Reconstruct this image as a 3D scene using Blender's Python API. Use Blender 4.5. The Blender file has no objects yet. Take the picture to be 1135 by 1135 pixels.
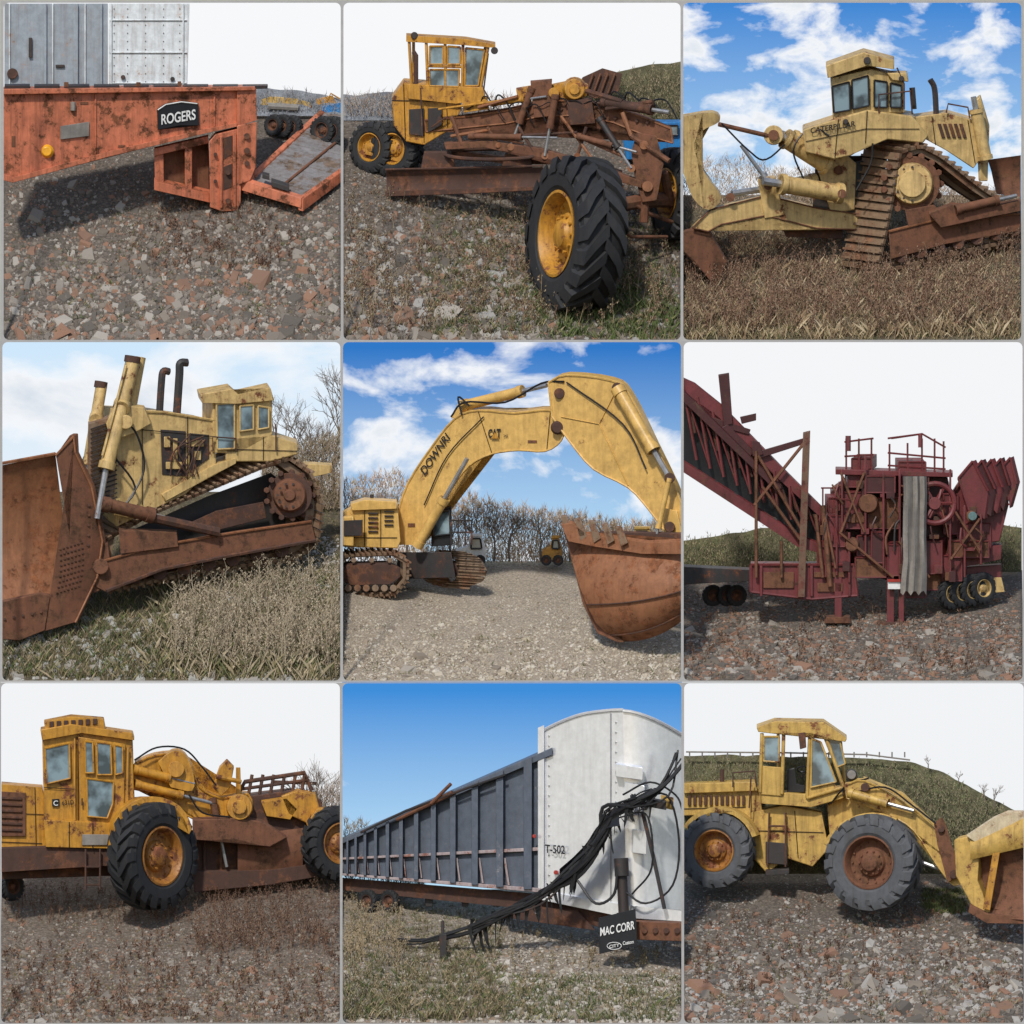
import bpy,bmesh,math,random
import numpy as np
from mathutils import Vector,Matrix,noise
random.seed(7);rng=np.random.default_rng(7)
S=10/378
scn=bpy.context.scene;COL=scn.collection
# ---------------- materials
def newmat(name):
    m=bpy.data.materials.new(name);m.use_nodes=True;t=m.node_tree;t.nodes.clear()
    def N(ty,**k):
        n=t.nodes.new(ty)
        for a,b in k.items():n.inputs[a].default_value=b
        return n
    L=lambda a,b:t.links.new(a,b)
    return m,N,L
def ramp(N,L,src,stops,interp='LINEAR'):
    r=N('ShaderNodeValToRGB');r.color_ramp.interpolation=interp;e=r.color_ramp.elements
    while len(e)<len(stops):e.new(.5)
    for i,(p,c) in enumerate(stops):
        e[i].position=p;e[i].color=(c,c,c,1) if not hasattr(c,'__len__') else (*c,1)
    L(src,r.inputs[0]);return r.outputs[0]
def mix(N,L,f,a,b,mode='MIX'):
    n=N('ShaderNodeMix');n.data_type='RGBA';n.blend_type=mode
    for i,v in ((0,f),(6,a),(7,b)):
        if hasattr(v,'links'):L(v,n.inputs[i])
        elif i==0:n.inputs[0].default_value=v
        else:n.inputs[i].default_value=(*v,1)
    return n.outputs[2]
def paint(name,c,amt=.3,rust=(.12,.042,.018),rough=.5,metal=0,dirt=.55,bump=.16,var=.72):
    m,N,L=newmat(name);tc=N('ShaderNodeTexCoord').outputs['Object']
    def noi(s,d,r=.6,src=None):
        n=N('ShaderNodeTexNoise',Scale=s,Detail=d,Roughness=r);L(src or tc,n.inputs[0]);return n.outputs[0]
    a=noi(1.7,12,.78);b=noi(4,8,.7);mp=N('ShaderNodeMapping',Scale=(6,6,.45));L(tc,mp.inputs[0]);s=noi(1,8,.7,mp.outputs[0])
    t=.5+(.5-amt)*.34
    rf=ramp(N,L,a,[(t,0),(t+.03,1)])
    halo=ramp(N,L,a,[(t-.07,0),(t,.7)])
    rc=mix(N,L,ramp(N,L,b,[(.35,0),(.65,1)]),tuple(x*.6 for x in rust),tuple(min(1,x*2.1) for x in rust))
    base=mix(N,L,ramp(N,L,b,[(.3,0),(.7,1)]),tuple(x*var for x in c),tuple(min(1,x*1.15) for x in c))
    if amt>.08:base=mix(N,L,halo,base,tuple(x*.55+y*.5 for x,y in zip(c,rust)))
    base=mix(N,L,ramp(N,L,s,[(.47,0),(.7,dirt)]),base,tuple(x*.3+y*.35 for x,y in zip(c,rust)))
    col=mix(N,L,rf,base,rc) if amt>0 else base
    bs=N('ShaderNodeBsdfPrincipled',Roughness=rough,Metallic=metal);L(col,bs.inputs['Base Color'])
    L(mix(N,L,rf,(rough,)*3,(.92,)*3),bs.inputs['Roughness'])
    bu=N('ShaderNodeBump',Strength=bump,Distance=.03);L(noi(16,8,.7),bu.inputs['Height']);L(bu.outputs[0],bs.inputs['Normal'])
    o=N('ShaderNodeOutputMaterial');L(bs.outputs[0],o.inputs[0]);return m
YC=paint('cream_paint',(.62,.43,.17),.25,dirt=.75);YC2=paint('cream_paint_clean',(.68,.42,.12),.14,dirt=.35,rough=.4)
YO=paint('orange_yellow_paint',(.56,.27,.03),.33,dirt=.8);YL=paint('loader_yellow_paint',(.58,.37,.09),.3,dirt=.75);YR=paint('rusty_orange_rim',(.4,.17,.03),.46,dirt=.8)
RT=paint('salmon_red_paint',(.62,.19,.095),.4,dirt=.85);MR=paint('maroon_paint',(.17,.033,.035),.3,rust=(.08,.03,.02),dirt=.7);MD=paint('dark_maroon',(.07,.018,.018),.3,rust=(.06,.03,.02))
RU=paint('rusted_steel',(.19,.075,.038),.5,rust=(.09,.04,.02),rough=.8,bump=.3);RD=paint('dark_rust',(.075,.038,.028),.45,rust=(.09,.038,.02),rough=.85,bump=.3)
RO=paint('orange_rust',(.3,.125,.055),.45,rust=(.15,.055,.022),rough=.65,bump=.25);TK=paint('track_steel',(.24,.16,.1),.42,rust=(.13,.065,.035),rough=.55)
DK=paint('dark_steel',(.03,.028,.028),.25,rough=.6);BK=paint('black_paint',(.012,.012,.014),.0,rough=.45,dirt=0)
RB=paint('rubber',(.02,.021,.024),0,rust=(.08,.07,.06),rough=.75,dirt=.8);RG=paint('dusty_rubber',(.1,.105,.115),0,rough=.85,rust=(.1,.08,.06),dirt=.6)
ST=paint('steel_rod',(.4,.4,.4),.1,rough=.35,metal=.6);SV=paint('silver_sheet',(.74,.75,.78),0,rust=(.4,.38,.35),rough=.22,metal=.45,dirt=.2,bump=.03,var=.93)
BG=paint('blue_grey_sheet',(.3,.34,.38),.2,rust=(.25,.17,.13));BS=paint('slate_sheet',(.1,.12,.155),.1,rust=(.2,.19,.2),dirt=.5);WH=paint('white_sheet',(.66,.7,.72),.2,rust=(.3,.18,.12),dirt=.6)
PK=paint('chalky_rail',(.42,.35,.35),.35,rust=(.18,.08,.06));WT=paint('white_lettering',(.8,.8,.78),0,dirt=0,bump=0);PL=paint('deck_planks',(.22,.21,.215),.4,rust=(.1,.07,.05),rough=.8)
BL=paint('blue_paint',(.02,.2,.5),.02,rough=.3);FR=paint('grey_frame_paint',(.36,.355,.35),0,dirt=0,bump=0,var=.97);TP=paint('grey_tarp',(.26,.24,.215),.2,rust=(.2,.17,.14),rough=.9)
AM=paint('amber_lens',(.85,.4,.02),0,dirt=0,rough=.3);GN=paint('green_grey',(.1,.2,.2),.2);RR=paint('red_paint',(.4,.03,.02),.2);BK2=paint('bark',(.17,.135,.11),.3,rust=(.24,.2,.16),rough=.9)
TN=paint('tan_worn_paint',(.17,.1,.06),.45,rust=(.1,.035,.025));PW=paint('pale_worn_paint',(.6,.5,.33),.35,rust=(.3,.2,.12),rough=.4);SM=paint('seam',(.03,.02,.015),0,dirt=0)
def glass():
    m,N,L=newmat('window_glass');b=N('ShaderNodeBsdfPrincipled',Roughness=.06);b.inputs['Specular IOR Level'].default_value=.9
    tc=N('ShaderNodeTexCoord');n=N('ShaderNodeTexNoise',Scale=1.6,Detail=3);L(tc.outputs['Object'],n.inputs[0])
    L(ramp(N,L,n.outputs[0],[(.4,(.04,.07,.09)),(.6,(.22,.32,.37))]),b.inputs['Base Color'])
    o=N('ShaderNodeOutputMaterial');L(b.outputs[0],o.inputs[0]);return m
GL=glass()
def island(name,stops,rough=.9):
    m,N,L=newmat(name);g=N('ShaderNodeNewGeometry');b=N('ShaderNodeBsdfPrincipled',Roughness=rough)
    k=len(stops);L(ramp(N,L,g.outputs['Random Per Island'],[(i/k,c) for i,c in enumerate(stops)],'CONSTANT'),b.inputs['Base Color'])
    o=N('ShaderNodeOutputMaterial');L(b.outputs[0],o.inputs[0]);return m
ST1=[(.15,.125,.1),(.21,.175,.14),(.11,.095,.08),(.26,.23,.195),(.21,.125,.085),(.18,.155,.13),(.34,.31,.27),(.26,.145,.095)]
def gmat(name,a,b,c,vs=11):
    m,N,L=newmat(name);tc=N('ShaderNodeTexCoord').outputs['Object']
    def noi(s,d):
        n=N('ShaderNodeTexNoise',Scale=s,Detail=d,Roughness=.7);L(tc,n.inputs[0]);return n.outputs[0]
    v=N('ShaderNodeTexVoronoi',Scale=vs);L(tc,v.inputs[0]);sp=N('ShaderNodeSeparateColor');L(v.outputs['Color'],sp.inputs[0])
    st=ramp(N,L,sp.outputs[0],[(0,a),(.5,b),(1,c)])
    soil=mix(N,L,ramp(N,L,noi(.7,8),[(.4,0),(.6,1)]),a,b)
    col=mix(N,L,.5,st,soil);col=mix(N,L,1,col,ramp(N,L,noi(26,6),[(.3,.5),(.7,1.3)]),'MULTIPLY')
    col=mix(N,L,ramp(N,L,v.outputs['Distance'],[(.3,0),(.75,.6)]),col,tuple(x*.4 for x in a))
    bs=N('ShaderNodeBsdfPrincipled',Roughness=.95);L(col,bs.inputs['Base Color'])
    bu=N('ShaderNodeBump',Strength=.8,Distance=.05);L(noi(14,8),bu.inputs['Height']);L(bu.outputs[0],bs.inputs['Normal'])
    o=N('ShaderNodeOutputMaterial');L(bs.outputs[0],o.inputs[0]);return m
def skymat(name,low,top,zl,zt,cloud=0,seed=0,cs=.3):
    m,N,L=newmat(name);tc=N('ShaderNodeTexCoord').outputs['Object'];sx=N('ShaderNodeSeparateXYZ');L(tc,sx.inputs[0])
    mr=N('ShaderNodeMapRange');L(sx.outputs[2],mr.inputs[0]);mr.inputs[1].default_value=zl;mr.inputs[2].default_value=zt
    col=mix(N,L,mr.outputs[0],low,top)
    if cloud:
        mp=N('ShaderNodeMapping',Scale=(.7,1,1.25),Location=(seed,seed,seed));L(tc,mp.inputs[0])
        n=N('ShaderNodeTexNoise',Scale=cs,Detail=9,Roughness=.56,Distortion=.25);L(mp.outputs[0],n.inputs[0])
        col=mix(N,L,ramp(N,L,n.outputs[0],[(cloud,0),(cloud+.05,.45),(cloud+.12,1)]),col,mix(N,L,ramp(N,L,n.outputs[0],[(cloud+.1,0),(cloud+.26,1)]),(.93,.95,.98),(.62,.69,.78)))
    e=N('ShaderNodeEmission');L(col,e.inputs[0]);o=N('ShaderNodeOutputMaterial');L(e.outputs[0],o.inputs[0])
    try:m.cycles.emission_sampling='NONE'
    except Exception:pass
    return m
# ---------------- core builders
class C:pass
c=C();PEND=[]
def V(X,Y,d):return Vector(((X-567.5)*S,c.RY+d*S,(1135-Y)*S))
def gd(Y):return (c.yb-Y)/(c.yb-c.Yh)*378
def link(o,par=None):
    COL.objects.link(o)
    if par:o.parent=par
    return o
def cell(ci,ri,Yh):
    flush();c.x0=[3.5,380.5,757.5][ci];c.x1=[377.5,754.5,1132.5][ci];c.y0=[2.5,379.5,756.5][ri];c.y1=[377,754.5,1132][ri];c.yb=c.y1;c.Yh=Yh;c.RY=(2-ri)*10.0;c.ci=ci;c.ri=ri
def clipbm(bm,off):
    for co,no in ((V(c.x0-.5,0,0),(-1,0,0)),(V(c.x1+.5,0,0),(1,0,0)),(V(0,c.y0-.5,0),(0,0,1)),(V(0,c.y1+.5,0),(0,0,-1))):
        n=Vector(no);p=co-off
        if any((v.co-p).dot(n)>1e-4 for v in bm.verts):
            r=bmesh.ops.bisect_plane(bm,geom=bm.verts[:]+bm.edges[:]+bm.faces[:],plane_co=p,plane_no=n,clear_outer=True)
            ed=[e for e in r['geom_cut'] if isinstance(e,bmesh.types.BMEdge) and e.is_valid]
            try:bmesh.ops.holes_fill(bm,edges=ed,sides=0)
            except Exception:pass
def T(name,label,cat,X,Y,d=None,k=0,group=None):
    flush();o=bpy.data.objects.new(name,None);o.empty_display_size=.3
    if d is None:d=gd(Y)
    c.d0=d;c.k=k;c.X0=X;o.location=V(X,Y,d);o['label']=label;o['category']=cat
    if group:o['group']=group
    c.t=o;return link(o)
def smooth(P,n=5):
    P=[Vector(p if len(p)>2 else (*p,0)) for p in P];Q=[P[0]*2-P[1]]+P+[P[-1]*2-P[-2]];R=[]
    for i in range(1,len(Q)-2):
        a,b,d,e=Q[i-1:i+3]
        for k in range(n):
            t=k/n;R.append(tuple(.5*(2*b+(d-a)*t+(2*a-5*b+4*d-e)*t*t+(3*b-a-3*d+e)*t**3)))
    return R+[tuple(P[-1])]
class B:
    def __init__(s,name,mat,par=None,a=0,bev=1,label=None):
        s.bm=bmesh.new();s.me=bpy.data.meshes.new(name);s.o=bpy.data.objects.new(name,s.me);s.me.materials.append(mat)
        s.par=(par.o if isinstance(par,B) else par) or c.t;link(s.o,s.par);s.a=a;s.bev=bev
        if label:s.o['label']=label
        s.off=Vector(c.t.location);PEND.append(s)
    def v(s,p,o=0):
        z=p[2] if len(p)>2 else 0
        d=z+o if s.a else c.d0+c.k*(p[0]-c.X0)+z+o
        return V(p[0],p[1],d)-s.off
    def pr(s,pts,e=(0,-3,20),o=0):
        ev=Vector((e[0]*S,e[2]*S,-e[1]*S));P=[s.v(p,o) for p in pts]
        A=[s.bm.verts.new(p) for p in P];Q=[s.bm.verts.new(p+ev) for p in P];n=len(P)
        fs=[s.bm.faces.new(A),s.bm.faces.new(Q[::-1])]
        for i in range(n):s.bm.faces.new((A[i],Q[i],Q[(i+1)%n],A[(i+1)%n]))
        bmesh.ops.triangulate(s.bm,faces=[f for f in fs if len(f.verts)>4])
        return s
    def bx(s,x,y,w,h,o=0,e=(0,0,3)):return s.pr([(x,y),(x+w,y),(x+w,y+h),(x,y+h)],e,o)
    def sheet(s,rows,o=0):
        g=[[s.bm.verts.new(s.v(p,o)) for p in r] for r in rows]
        for i in range(len(g)-1):
            for j in range(len(g[0])-1):s.bm.faces.new((g[i][j],g[i][j+1],g[i+1][j+1],g[i+1][j]))
        return s
    def tv(s,P,R,n=8):
        prev=None;m=len(P)
        for i,p in enumerate(P):
            t=(P[min(i+1,m-1)]-P[max(i-1,0)]).normalized();u=t.cross(Vector((0,1,0)))
            if u.length<.1:u=t.cross(Vector((1,0,0)))
            u.normalize();w=t.cross(u);ring=[s.bm.verts.new(p+(u*math.cos(2*math.pi*j/n)+w*math.sin(2*math.pi*j/n))*R[i]) for j in range(n)]
            if prev:
                for j in range(n):s.bm.faces.new((prev[j],prev[(j+1)%n],ring[(j+1)%n],ring[j]))
            else:s.bm.faces.new(ring[::-1])
            prev=ring
        s.bm.faces.new(prev);return s
    def tu(s,pts,r,n=8,o=0):
        return s.tv([s.v(p,o) for p in pts],[(r[i] if hasattr(r,'__len__') else r)*S for i in range(len(pts))],n)
    def disc(s,X,Y,r,th,o=0,n=24,r2=None):
        p=s.v((X,Y,0),o);return s.tv([p,p+Vector((0,1,0))*th*S],[(r2 or r)*S,r*S],n)
    def track(s,pts,e,sp=8,th=4):
        ev=Vector((e[0]*S,e[2]*S,-e[1]*S));P=[s.v(p) for p in pts];P.append(P[0]);cen=sum(P[:-1],Vector())/(len(P)-1)
        L=[0]
        for i in range(len(P)-1):L.append(L[-1]+(P[i+1]-P[i]).length)
        n=max(6,int(L[-1]/(sp*S)))
        def at(t):
            t%=L[-1]
            for i in range(len(P)-1):
                if t<=L[i+1]:return P[i].lerp(P[i+1],(t-L[i])/max(1e-6,L[i+1]-L[i]))
        st=L[-1]/n
        for i in range(n):
            a=at(i*st);b=at(i*st+st*.86);q=at(i*st+st*.25);t=(b-a)
            if t.length<1e-5:continue
            nn=t.cross(ev).normalized()
            if nn.dot((a+b)/2-cen)<0:nn=-nn
            for (u,w,h) in ((a,b,th*.4),(a,q,th)):
                vs=[s.bm.verts.new(x+ev*f+nn*g) for x in (u,w) for f in (0,1) for g in (-th*S*.3,h*S)]
                for f in ((0,1,3,2),(4,6,7,5),(0,4,5,1),(2,3,7,6),(0,2,6,4),(1,5,7,3)):s.bm.faces.new([vs[j] for j in f])
        for f0 in (.12,.62):
            A=[s.bm.verts.new(p.lerp(cen,.03)+ev*f0) for p in P[:-1]];Q=[s.bm.verts.new(p.lerp(cen,.03)+ev*(f0+.25)) for p in P[:-1]]
            A2=[s.bm.verts.new(p.lerp(cen,.12)+ev*f0) for p in P[:-1]];m=len(A)
            for i in range(m):
                j=(i+1)%m;s.bm.faces.new((A[i],A[j],Q[j],Q[i]));s.bm.faces.new((A[i],A2[i],A2[j],A[j]))
        return s
    def fin(s):
        clipbm(s.bm,s.off);bmesh.ops.recalc_face_normals(s.bm,faces=s.bm.faces[:])
        s.bm.to_mesh(s.me);s.bm.free();s.me.shade_smooth();s.me.set_sharp_from_angle(angle=math.radians(42))
        if s.bev and len(s.me.polygons)<900:
            b=s.o.modifiers.new('b','BEVEL');b.width=.014*s.bev;b.segments=2;b.limit_method='ANGLE';b.angle_limit=math.radians(52)
def flush():
    for b in PEND:b.fin()
    PEND.clear()
def hyd(p0,p1,r,mat,f=.6,a=0):
    q=[p0[i]+(p1[i]-p0[i])*f for i in range(3 if len(p0)>2 else 2)];g=[p0[i]+(p1[i]-p0[i])*(f-.06) for i in range(len(q))];e=[p0[i]+(p1[i]-p0[i])*.07 for i in range(len(q))]
    b=B('hydraulic_cylinder',mat,a=a,bev=0).tu([p0,q],r,14)
    if f>.1:b.tu([g,q],r*1.2,14).tu([p0,e],r*1.18,14)
    B('piston_rod',ST,b,a=a,bev=0).tu([q,p1],r*.45,8);return b
def W(pts,fm,o=-3,name='window'):
    b=B(name,GL,bev=0).pr(pts,(0,0,1.5),o);f=B('frame',fm,b,bev=0)
    for i in range(len(pts)):f.tu([pts[i],pts[(i+1)%len(pts)]],1.1,5,o-.5)
    return b
def seam(L,o=-.6,r=.45,mat=None):
    b=B('panel_seam',mat or SM,bev=0)
    for l in L:b.tu(l,r,4,o)
def edge(pts,mat,r=1,o=-.5,close=True):
    b=B('edge_flange',mat,bev=0);n=len(pts)
    for i in range(n if close else n-1):b.tu([pts[i],pts[(i+1)%n]],r,5,o)
def txt(s,X,Y,dX,dY,h,mat,o=-1.5,par=None,shear=0,bold=.012):
    cu=bpy.data.curves.new('t','FONT');cu.body=s;cu.offset=bold;ob=bpy.data.objects.new('lettering',cu);COL.objects.link(ob);bpy.context.view_layer.update()
    me=bpy.data.meshes.new_from_object(ob.evaluated_get(bpy.context.evaluated_depsgraph_get()));bpy.data.objects.remove(ob)
    b=B('lettering',mat,par,bev=0);xs=[v.co.x for v in me.vertices];w=max(xs);x0=min(xs)
    vs=[b.bm.verts.new(b.v((X+dX*(v.co.x-x0)/(w-x0)+shear*v.co.y/.7,Y+dY*(v.co.x-x0)/(w-x0)-h*v.co.y/.7),o)) for v in me.vertices]
    for p in me.polygons:
        try:b.bm.faces.new([vs[i] for i in p.vertices])
        except ValueError:pass
    return b
def wheel(X,Y,d,R,yaw,w=.5,rim=YO,lean=0,lug=20,ty=RB,skew=.5):
    e=bpy.data.objects.new('wheel',None);link(e,c.t);e.empty_display_size=.2
    cen=V(X,Y,d)-c.t.location;e.location=cen
    M=Matrix.Rotation(math.radians(lean),4,'Y')@Matrix.Rotation(math.radians(yaw),4,'Z')@Matrix.Scale(R*S,4);h=w/2
    def mk(name,mat,build):
        bm=bmesh.new();build(bm);bmesh.ops.transform(bm,matrix=M,verts=bm.verts[:]);clipbm(bm,c.t.location+cen);bmesh.ops.recalc_face_normals(bm,faces=bm.faces[:])
        me=bpy.data.meshes.new(name);bm.to_mesh(me);bm.free();me.materials.append(mat);me.shade_smooth();me.set_sharp_from_angle(angle=math.radians(40));link(bpy.data.objects.new(name,me),e)
    def lathe(bm,pf,n=44):
        g=[[bm.verts.new((r*math.cos(2*math.pi*j/n),y,r*math.sin(2*math.pi*j/n))) for r,y in pf] for j in range(n)]
        for j in range(n):
            for i in range(len(pf)-1):bm.faces.new((g[j][i],g[j][i+1],g[(j+1)%n][i+1],g[(j+1)%n][i]))
    def tyre(bm):
        lathe(bm,[(.5,-h*.7),(.56,-h*.95),(.6,-h*1.0),(.61,-h*1.04),(.66,-h*1.06),(.78,-h*1.08),(.79,-h*1.04),(.88,-h),(.92,-h*.8),(.925,0),(.92,h*.8),(.88,h),(.8,h*1.08),(.66,h*1.06),(.5,h*.7)])
        for i in range(lug):
            for sd in (-1,1):
                th=2*math.pi*(i+(.5 if sd>0 else 0))/lug;ha=.29*2*math.pi/lug;sec=[]
                for y,ri,ro,dt,k in ((-.06,.9,.995,skew,1),(.55,.9,1.,skew*.55,1),(.95,.87,.985,.1,1.15),(1.15,.78,.84,0,1.2)):
                    a=th+dt*2*math.pi/lug*1.4;sec.append([bm.verts.new((r*math.cos(a+q*ha*k),sd*y*h,r*math.sin(a+q*ha*k))) for r,q in ((ri,-1),(ro,-.85),(ro,.85),(ri,1))])
                for u in range(3):
                    for j in range(4):bm.faces.new((sec[u][j],sec[u][(j+1)%4],sec[u+1][(j+1)%4],sec[u+1][j]))
                bm.faces.new(sec[0]);bm.faces.new(sec[3][::-1])
    def rimb(bm):
        lathe(bm,[(.52,-h*.75),(.555,-h*1.0),(.52,-h*1.02),(.49,-h*.85),(.46,-h*.35),(.38,-h*.2),(.3,-h*.25),(.27,-h*.5),(.2,-h*.62),(.17,-h*.85),(.1,-h*.95),(.001,-h*.96)],32)
        for rr,nn,yy,q in ((.235,10,-.56,.022),(.42,14,-.27,.02)):
            for i in range(nn):
                a=2*math.pi*i/nn;ring=[[bm.verts.new((rr*math.cos(a)+q*math.cos(t*1.047),y*h,rr*math.sin(a)+q*math.sin(t*1.047))) for t in range(6)] for y in (yy,yy-.14)]
                for t in range(6):bm.faces.new((ring[0][t],ring[0][(t+1)%6],ring[1][(t+1)%6],ring[1][t]))
                bm.faces.new(ring[1])
    mk('tyre',ty,tyre);mk('rim',rim,rimb);return e
def npmesh(name,v,f,mat,kind='stuff'):
    v=v.reshape(-1,3)
    if kind=='stuff':
        v[:,0]=np.clip(v[:,0],(c.x0-567.5)*S,(c.x1-567.5)*S);v[:,1]=np.maximum(v[:,1],c.RY+.02);v[:,2]=np.clip(v[:,2],(1135-c.y1-.3)*S,(1135-c.y0)*S)
    me=bpy.data.meshes.new(name);me.from_pydata(v.tolist(),[],f);me.materials.append(mat);o=bpy.data.objects.new(name,me)
    if kind:o['kind']=kind
    return link(o)
def ground(mat,amp=1.5):
    nx,ny=70,60;v=[];f=[]
    for j in range(ny+1):
        for i in range(nx+1):
            X=c.x0-1+(c.x1-c.x0+2)*i/nx;t=j/ny;Y=c.y1+.5+(c.Yh-c.y1-.5)*t
            a=amp*(1-.7*t)*noise.noise(Vector((X*.03,Y*.05,c.ci*7+c.ri)))*2
            if j in(0,ny):a=0
            v.append(V(X,Y-a,378*t)[:])
    for j in range(ny):
        for i in range(nx):k=j*(nx+1)+i;f.append((k,k+1,k+nx+2,k+nx+1))
    n=len(v);lo=[V(c.x0-1,c.y1+.9,0),V(c.x1+1,c.y1+.9,0),V(c.x1+1,c.y1+.9,378),V(c.x0-1,c.y1+.9,378)]
    v+=[p[:] for p in lo];f+=[tuple(range(0,nx+1))[::-1]+(n,n+1),tuple(j*(nx+1) for j in range(ny+1))+(n+3,n),tuple(j*(nx+1)+nx for j in range(ny,-1,-1))+(n+1,n+2),tuple(range(ny*(nx+1),(ny+1)*(nx+1)))+(n+2,n+3)]
    o=npmesh('ground',np.array(v),f,mat,'structure');o['label']='raked bare ground of the yard';o['category']='ground'
    for p in o.data.polygons[:nx*ny]:p.use_smooth=True
def rnd(n,xr=None,yr=None):
    xr=xr or (c.x0,c.x1);yr=yr or (c.Yh+1,c.y1);X=rng.uniform(xr[0]+2,xr[1]-2,n);Y=rng.uniform(yr[0],min(yr[1],c.y1-1),n)
    t=(Y-c.Yh)/(c.y1-c.Yh);return X,Y,t
def topos(X,Y,d):return np.stack([(X-567.5)*S,c.RY+d*S,(1135-Y)*S],-1)
CUB=np.array([(x,y,z) for x in (-1,1) for y in (-1,1) for z in (-1,1)],float);CF=[(0,1,3,2),(4,6,7,5),(0,4,5,1),(2,3,7,6),(0,2,6,4),(1,5,7,3)]
def stones(n,s,cols,xr=None,yr=None,flat=.4):
    X,Y,t=rnd(n,xr,yr);base=topos(X,Y,gd(Y));sz=s*(.2+.8*t)*rng.lognormal(0,.5,n)*.5*S
    v=CUB[None]*rng.uniform(.6,1.2,(n,8,3));v[:,:,2]*=flat;v[:,:,1]*=rng.uniform(.5,1,(n,1));v[:,1::2,:2]*=.78
    a=rng.uniform(0,6.28,n);ca,sa=np.cos(a)[:,None],np.sin(a)[:,None];x=v[:,:,0]*ca-v[:,:,1]*sa;y=v[:,:,0]*sa+v[:,:,1]*ca
    tz=rng.normal(0,.3,n)[:,None];v=np.stack([x,y,v[:,:,2]+y*(c.yb-c.Yh)/378+x*tz],-1)*sz[:,None,None]+base[:,None]
    f=[tuple(8*i+q for q in F) for i in range(n) for F in CF]
    npmesh('stones',v,f,island('stone_mix',cols))
def grass(n,h,cols,xr=None,yr=None,name='grass',w=.4,tuft=9,spread=5,p=1):
    m=max(1,n//tuft);X,Y,t=rnd(m,xr,yr);s=(.25+.75*t)**p
    X=np.repeat(X,tuft)+rng.normal(0,spread,m*tuft)*np.repeat(s,tuft);Y=np.repeat(Y,tuft);s=np.repeat(s,tuft);n=m*tuft
    X=np.clip(X,c.x0+1,c.x1-1);b=topos(X,Y+1,gd(Y));H=h*s*rng.uniform(.3,1.25,n)*S;ww=w*S*(.4+.6*s);a=rng.uniform(0,6.28,n);ln=rng.normal(0,.4,n)*H;ln2=rng.normal(0,.3,n)*H
    dx=np.cos(a)*ww;dy=np.sin(a)*ww;z=np.zeros(n)
    v=np.stack([b+np.stack([-dx,-dy,z],-1),b+np.stack([dx,dy,z],-1),b+np.stack([dx*.6+ln*.4,dy+ln2*.4,H*.6],-1),b+np.stack([ln,ln2-H*.2,H],-1)],1)
    npmesh(name,v,[(4*i,4*i+1,4*i+2,4*i+3) for i in range(n)],island(name+'_mix',cols))
def weeds(n,h,cols,xr=None,yr=None,w=1.0):
    X,Y,t=rnd(n,xr,yr);V_=[];F=[];k=0
    for i in range(n):
        s=.3+.7*t[i];H=h*s*random.uniform(.5,1.2);x,y=X[i],Y[i];d=gd(y);lx=random.gauss(0,.22)*H
        def bl(x1,y1,x2,y2,w_):
            nonlocal k
            w_*=w;dd=random.uniform(-2,2);V_.extend([V(x1-w_,y1,d),V(x1+w_,y1,d),V(x2+w_*.4,y2,d+dd),V(x2-w_*.4,y2,d+dd)]);F.append((k,k+1,k+2,k+3));k+=4
        bl(x,y,x+lx,y-H,.4*s)
        for _ in range(9):
            u=random.uniform(.25,1);px,py=x+lx*u,y-H*u;L=H*random.uniform(.1,.3);q=random.uniform(-1,1);ex,ey=px+L*q,py-L*.7;bl(px,py,ex,ey,.26*s)
            for _ in range(3):
                hx,hy=ex+random.uniform(-1,1)*1.5*s,ey+random.uniform(-2,2)*s;bl(hx,hy+.9*s,hx+.5*s,hy-.9*s,.65*s)
    npmesh('weeds',np.array([p[:] for p in V_]),F,island('weed_mix',cols))
def brush(name,n,ridge,Yb,d,ln,cols,w=.4,up=.6,th=8):
    xs=[p[0] for p in ridge];X=rng.uniform(xs[0],xs[-1],n);top=np.interp(X,xs,[p[1] for p in ridge])+3*np.sin(X*.31)+3*np.sin(X*.83)
    u=rng.uniform(0,1,n)**1.15;Y=Yb+(top+ln*.5-Yb)*u;L=ln*rng.uniform(.4,1.3,n)*S;a=rng.normal(0,up,n);dd=np.minimum(d+rng.uniform(-th,th,n),377)
    b=topos(X,Y,dd);dx=np.sin(a)*L;dz=np.cos(a)*L;q=w*S;z=np.zeros(n)
    v=np.stack([b+np.stack([z-q,z,z],-1),b+np.stack([z+q,z,z],-1),b+np.stack([dx,z+rng.normal(0,.05,n),dz],-1)],1)
    npmesh(name,v,[(3*i,3*i+1,3*i+2) for i in range(n)],island(name+'_mix',cols))
def hill(ridge,Yb,mat,d=366,name='hill'):
    xs=[p[0] for p in ridge];ys=[p[1] for p in ridge];nx=60;v=[];f=[]
    for j in range(9):
        for i in range(nx+1):
            X=xs[0]+(xs[-1]-xs[0])*i/nx
            tp=float(np.interp(X,xs,ys))+1.5*noise.noise(Vector((X*.06,0,3)));t=j/8;Y=Yb+(tp-Yb)*t;v.append(V(X,Y,d+10*t+2*noise.noise(Vector((X*.05,Y*.05,1))))[:])
    for j in range(8):
        for i in range(nx):k=j*(nx+1)+i;f.append((k,k+1,k+nx+2,k+nx+1))
    o=npmesh(name,np.array(v),f,mat,'structure');o['label']='low brown hillside behind the yard';o['category']='hill'
def sky(mat):
    v=np.array([V(c.x0-2,c.yb+.9,380),V(c.x1+2,c.yb+.9,380),V(c.x1+2,c.y0-2,380),V(c.x0-2,c.y0-2,380)]);o=npmesh('sky',v,[(0,1,2,3)],mat,'structure');o['label']='sky backdrop behind the yard';o['category']='sky'
def zz(Y):return (1135-Y)*S
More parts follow.
